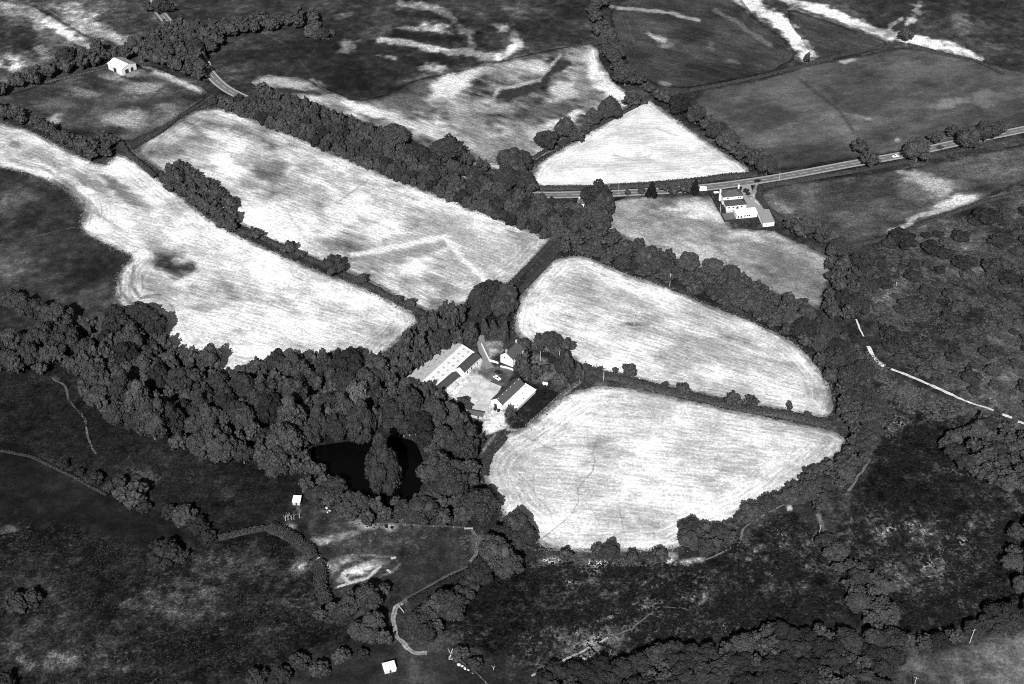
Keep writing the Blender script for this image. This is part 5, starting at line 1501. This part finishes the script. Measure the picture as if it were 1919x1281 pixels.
# walls
def low_wall(name, label, pts, w_, h_, m, cap=None):
    mb = MB()
    wp = [P(a, b) for a, b in pts]
    for a, b in zip(wp[:-1], wp[1:]):
        u = (b - a).normalized()
        n = Vector((-u.y, u.x, 0)) * (w_ / 2)
        k = max(1, int((b - a).length / 1.6))
        for i in range(k):
            p, q = a.lerp(b, i / k), a.lerp(b, (i + 1) / k)
            z = h_ * rnd.uniform(.92, 1.05)
            mb.hexa([p - n, q - n, q + n, p + n], [(*(v.xy), z) for v in (p - n, q - n, q + n, p + n)])
    return tag(mb.build(name, m), label, 'wall')
low_wall('garden_wall', 'low white wall along the yard side of the farmhouse garden', [(902, 645), (909, 660), (917, 676), (934, 681)], .5, 1.0, M['white'])
low_wall('garden_wall', 'white wall before the farmhouse front by the cars', [(938, 687), (952, 690), (962, 694)], .5, .8, M['white'])
low_wall('roadside_wall', 'white garden wall between the house and main road', [(1336, 362), (1378, 358)], .4, 1.2, M['render'])
low_wall('field_wall', 'stone wall at the farm entrance beside the big field', [(944, 818), (926, 834)], .8, 1.0, M['stone'])
# boards round the house garden
def board_fence(name, label, pts, h_):
    wp = [P(a, b) for a, b in pts]
    t = thing(name, label, 'fence', wp[0])
    o0 = wp[0]
    for a, b in zip(wp[:-1], wp[1:]):
        L = (b - a).length
        u = (b - a) / L
        n = max(1, int(L / 2.0))
        for i in range(n):
            p, q = a + u * (L * i / n) - o0, a + u * (L * (i + 1) / n - .06) - o0
            nn = Vector((-u.y, u.x, 0)) * .05
            MB().hexa([p - nn, q - nn, q + nn, p + nn], [(*(v.xy), h_) for v in (p - nn, q - nn, q + nn, p + nn)]).build('panel', M['dark'], t)
board_fence('board_fence', 'dark board fence around the white house garden', [(1328.5, 362), (1343, 388), (1358, 416), (1381, 414)], 1.6)
NB0 = len(BUSHES)
bush_px(1334, 362, 4, 'clipped garden bush at the road end of the board fence', None, True, 1.2)
for x, y in ((1340, 374), (1345, 384), (1352, 396)):
    bush_px(x, y, 4, 'garden shrub along the inside of the dark board fence', 'shrubs inside the board fence', True, 1.0)
bush_px(1398, 357, 5, 'dark round bush in the drive of the white house', None, True, 1.0)
bush_px(1402, 363, 4, 'smaller dark bush in the drive below the round one', None, True, 1.0)

for t_ in BUSHES[NB0:]:
    plant_bush(t_[:2], *t_[2:])
# ------------------------------------------------------------------ fences, gates, poles
POST = MB().tube((0, 0, 0), (0, 0, 1.2), .09, .08, 6).mesh('post', M['wood'])
def wire_fence(label, pts, step=3.0):
    wp = [P(a, b) for a, b in pts]
    t = thing('wire_fence', label, 'fence', wp[0])
    wm = MB()
    for a, b in zip(wp[:-1], wp[1:]):
        L = (b - a).length
        u = (b - a) / L
        n = max(1, int(L / step))
        for i in range(n + (b is wp[-1])):
            o = link('post', POST, t)
            o.location = a + u * (L * i / n) - wp[0]
        for z in (.4, .75, 1.1):
            wm.tube(a - wp[0] + Vector((0, 0, z)), b - wp[0] + Vector((0, 0, z)), .012, .012, 3)
    wm.build('wire', M['steel'], t)
wire_fence('post and wire fence crossing the far pale pasture', [(82, 14), (120, 38), (160, 62), (195, 78)], 2.6)
wire_fence('post and wire fence along the back of the rough pasture', [(60, 162), (130, 145), (200, 129)], 3)
wire_fence('post and wire fence from the garden to the farm entrance', [(1086, 714), (1050, 740), (985, 799)], 3)
wire_fence('post and wire fence below the belt on the pole field edge', [(1160, 512), (1200, 524), (1250, 540)], 3)
wire_fence('wire fence along the bottom edge of the big pale field', [(1010, 1031), (1100, 1034), (1200, 1035), (1260, 1032)], 4)
wire_fence('wire fence along the wood edge leading to the ruins gate', [(690, 982), (760, 985), (830, 988), (870, 990)], 3.5)
wire_fence('wire fence above the lowest pasture corner', [(860, 1238), (890, 1260), (920, 1290)], 3)

def gate(label, a, b):
    a, b = P(*a), P(*b)
    L, ang = frame2(a.copy(), b.copy())
    t = thing('field_gate', label, 'gate', a, ang)
    for x in (0, L):
        MB().box(x - .1, x + .1, -.1, .1, 0, 1.4).build('gate_post', M['wood'], t)
    for k in range(5):
        MB().box(.12, L - .12, -.03, .03, .25 + k * .22, .33 + k * .22).build('bar', M['steel'], t)
    MB().tube((.15, .05, .25), (L - .15, .05, 1.2), .03, .03, 5).build('brace', M['steel'], t)
gate('pale field gate at the path into the ruins field', (871, 992), (886, 992))
gate('pale field gate standing open beside the curving gravel track', (749, 1139), (757, 1149))
gate('field gate at the farm entrance to the big pale field', (937, 801), (948, 803))
gate('field gate in the gap of the roadside hedge', (1135, 354), (1143, 353.5))

def pole(x, y, h_, label, arm=True, lean=0.0):
    t = thing('electricity_pole', label, 'pole', P(x, y), rnd.uniform(-.5, .5))
    MB().tube((0, 0, -.1), (lean, 0, h_), .17, .12, 8).build('post', M['dead'], t)
    if arm:
        MB().box(lean - .9, lean + .9, -.07, .07, h_ - .45, h_ - .3).build('crossarm', M['wood'], t)
        for k in (-.8, 0, .8):
            MB().tube((lean + k, 0, h_ - .3), (lean + k, 0, h_ - .05), .06, .05, 6).build('insulator', M['dark'], t)
pole(1188, 610, 7.5, 'lone wooden pole standing in the mown field beyond the farm')
pole(1255, 536, 8.5, 'wooden pole with crossarm on the field side of the belt')
pole(1281, 504, 7.5, 'wooden pole on the pasture side of the tree belt')
pole(1160, 366, 8, 'pole beside the main road near the field gap', False, -.4)
pole(1013, 675, 6, 'short pole in the farmhouse garden', False)
pole(1048, 684, 9, 'tall pole behind the columnar garden trees', False)
pole(1117, 695, 5, 'short plain pole in the hedge east of the farm garden', False)
pole(1131, 712, 7.5, 'pole with fittings at the top edge of the big pale field')
pole(1349, 402, 7.5, 'pole inside the board fence of the white house', False)
pole(1460, 336, 5, 'slim pole beside the road east of the house drive', False)
pole(1817, 1204, 8, 'leaning wooden pole at the thicket edge by the pale southern pasture', True, .5)
pole(1535, 1002, 6, 'pole beside the bare patch below the big pale field', False)
pole(1712, 1290, 7, 'wooden pole by the small clearing in the southern thicket')
pole(1400, 572, 5, 'short pole in the belt below the house pasture', False)

# bare dead trees and stems
def dead_tree(x, y, h_, label, group, n=7, seed=0):
    g = random.Random(int(x * 3 + y) + seed)
    t = thing('dead_tree', label, 'dead tree', P(x, y), 0, group)
    MB().tube((0, 0, -.05), (.1, .05, h_ * .5), .16, .10, 7).build('trunk', M['dead'], t)
    for i in range(n):
        a = g.uniform(0, 6.28)
        z0 = h_ * g.uniform(.25, .5)
        e = Vector((math.cos(a) * h_ * g.uniform(.15, .35), math.sin(a) * h_ * g.uniform(.15, .35), h_ * g.uniform(.7, 1.0)))
        m_ = MB().tube((.05, 0, z0), e * .55 + Vector((0, 0, z0 * .45)), .07, .05, 5).tube(e * .55 + Vector((0, 0, z0 * .45)), e, .05, .02, 5)
        m_.build('limb', M['dead'], t)
for x, y in [(535, 975), (540, 974), (546, 973), (551, 973), (561, 970)]:
    dead_tree(x, y, 4.5, 'bleached bare stem in the row below the white roofed hut', 'bare stems below the hut', 3)
for x, y in [(845, 1232), (1540, 945), (1825, 705)]:
    dead_tree(x, y, 5, {845: 'bare dead tree beside the white stone pillar', 1540: 'bare dead tree among the bushes east of the big pale field', 1825: 'pale bare tree among the scrub above the white track'}[x], None, 9)
for x, y in [(102, 665), (757, 818), (768, 816), (779, 814)]:
    dead_tree(x, y, 6, 'pale bare trunk showing at the edge of the pond wood', 'pale trunks at the wood edge', 2)
for x, y in [(1450, 1205), (1500, 1215), (925, 1255), (1680, 535), (1250, 1270)]:
    dead_tree(x, y, 3.2, 'low pale dead branches poking out of the thicket', 'dead branches in the thickets', 6)
# white pillar
t = thing('stone_pillar', 'short white stone pillar on a plinth by the lowest field corner', 'pillar', P(844.5, 1233))
mb = MB()
mb.hexa([(-.35, -.35, .3), (.35, -.35, .3), (.35, .35, .3), (-.35, .35, .3)], [(-.2, -.2, 1.9), (.2, -.2, 1.9), (.2, .2, 1.9), (-.2, .2, 1.9)])
mb.build('shaft', M['render'], t)
MB().box(-.8, .8, -.7, .7, -.05, .3).build('plinth', M['stone'], t)
# excavated ruins
t = thing('excavated_ruin', 'low pale stone walls of an excavated building in the rough pasture', 'ruin', P(680, 1068))
c0 = P(680, 1068)
for pts in ([(597, 1045), (615, 1062)], [(640, 1075), (655, 1091)], [(655, 1093), (690, 1083)], [(690, 1083), (712, 1063)], [(645, 1074), (664, 1064)], [(632, 1100), (652, 1094)], [(733, 1047), (742, 1044)], [(725, 1068), (733, 1072)]):
    a, b = P(*pts[0]) - c0, P(*pts[1]) - c0
    u = (b - a).normalized()
    n = Vector((-u.y, u.x, 0)) * .45
    L = (b - a).length
    k = max(2, int(L / 1.1))
    for i in range(k):
        p, q = a.lerp(b, i / k), a.lerp(b, (i + .9) / k)
        z = rnd.uniform(.2, .45)
        j = lambda v: Vector((v.x + rnd.uniform(-.15, .15), v.y + rnd.uniform(-.15, .15), 0))
        p0, p1, p2, p3 = j(p - n), j(q - n), j(q + n), j(p + n)
        MB().hexa([v + Vector((0, 0, -.05)) for v in (p0, p1, p2, p3)], [Vector((v.x * .97 + (p.x + q.x) * .015, v.y * .97 + (p.y + q.y) * .015, z)) for v in (p0, p1, p2, p3)]).build('stone', M['stone'], t)
# white boulders
for x, y in [(612, 952), (618, 957), (614, 960), (860, 1245), (866, 1248), (872, 1252), (878, 1255), (885, 1260)]:
    v, f = clumps(np.array([[0, 0, .3]]), np.array([rnd.uniform(.5, .8)]), ICO1, ICO1F, .2)
    v[:, 2] *= .6
    o = link('boulder', np_mesh('boulder', v, f, M['concrete']))
    o.location = P(x, y)
    near = x < 700
    tag(o, 'pale boulder lying in the grass near the white roofed hut' if near else 'pale stone along the bank above the lowest pasture', 'boulder', 'boulders near the hut' if near else 'stones along the lowest bank')

# ------------------------------------------------------------------ vehicles
def car(label, x, y, to, paint, van=False):
    c = P(x, y)
    d = P(*to) - c
    t = thing('van' if van else 'car', label, 'van' if van else 'car', (c.x, c.y, 0.07), math.atan2(d.y, d.x))
    Lh, Wh = (2.7, 1.0) if van else (2.15, .88)
    if van:
        prof = [(-Lh, .35), (Lh, .35), (Lh, 1.0), (Lh - .7, 1.2), (Lh - 1.2, 2.2), (Lh - 1.5, 2.45), (-Lh + .05, 2.45), (-Lh, 2.3)]
    else:
        prof = [(-Lh, .35), (Lh, .35), (Lh, .75), (Lh - .2, .85), (.75, .98), (.15, 1.42), (-1.2, 1.45), (-1.9, 1.0), (-Lh, .92)]
    mb = MB()
    n = len(prof)
    vs = [(a, -Wh * (1 - .12 * max(0, z - .95)), z) for a, z in prof] + [(a, Wh * (1 - .12 * max(0, z - .95)), z) for a, z in prof]
    mb.add(vs, [tuple(range(n)), tuple(range(2 * n - 1, n - 1, -1))] + [(i, n + i, n + (i + 1) % n, (i + 1) % n) for i in range(n)])
    mb.build('body', paint, t)
    if van:
        MB().hexa([(Lh - .72, -.8, 1.26), (Lh - .72, .8, 1.26), (Lh - 1.17, .8, 2.12), (Lh - 1.17, -.8, 2.12)], [(Lh - .69, -.8, 1.28), (Lh - .69, .8, 1.28), (Lh - 1.14, .8, 2.14), (Lh - 1.14, -.8, 2.14)]).build('windscreen', M['glass'], t)
    else:
        MB().hexa([(.70, -.72, 1.03), (.70, .72, 1.03), (.2, .68, 1.40), (.2, -.68, 1.40)], [(.73, -.72, 1.05), (.73, .72, 1.05), (.23, .68, 1.42), (.23, -.68, 1.42)]).build('windscreen', M['glass'], t)
        MB().hexa([(-1.82, -.70, 1.06), (-1.82, .70, 1.06), (-1.27, .66, 1.42), (-1.27, -.66, 1.42)], [(-1.86, -.70, 1.09), (-1.86, .70, 1.09), (-1.31, .66, 1.45), (-1.31, -.66, 1.45)]).build('rear_window', M['glass'], t)
        for s in (-1, 1):
            MB().hexa([(-1.5, s * .84, 1.0), (.5, s * .84, 1.0), (.1, s * .82, 1.36), (-1.15, s * .82, 1.36)], [(-1.5, s * .885, 1.0), (.5, s * .885, 1.0), (.1, s * .855, 1.36), (-1.15, s * .855, 1.36)]).build('side_window', M['glass'], t)
    for a in (-Lh * .62, Lh * .62):
        for s in (-1, 1):
            o = MB().tube((a, s * (Wh - .2), .32), (a, s * (Wh + .02), .32), .32, .32, 14).build('wheel', M['tyre'], t)
            MB().tube((a, s * (Wh + .02), .32), (a, s * (Wh + .03), .32), .18, .18, 10).build('rim', M['steel'], o)
    for s in (-.62, .62):
        MB().box(Lh - .02, Lh + .03, s - .16, s + .16, .62, .76).build('headlight', M['steel'], t)
car('black car on the main road passing the house drive', 1420, 340.5, (1460, 332), M['car_dark'])
car('dark car parked on the farmyard gravel', 935, 699.5, (950, 703), M['car_dark'])
car('silver white car parked beside the dark car in the farmyard', 931.5, 709.5, (940, 715), M['car_white'])
car('tall white van on the main road beside the black conifer', 1315.5, 356.5, (1260, 358), M['car_white'], True)
car('grey car parked on the drive of the white house', 1405.5, 371, (1409, 377), M['car_grey'])
car('white car on the eastern road between two round trees', 1678, 294, (1640, 300), M['car_white'])
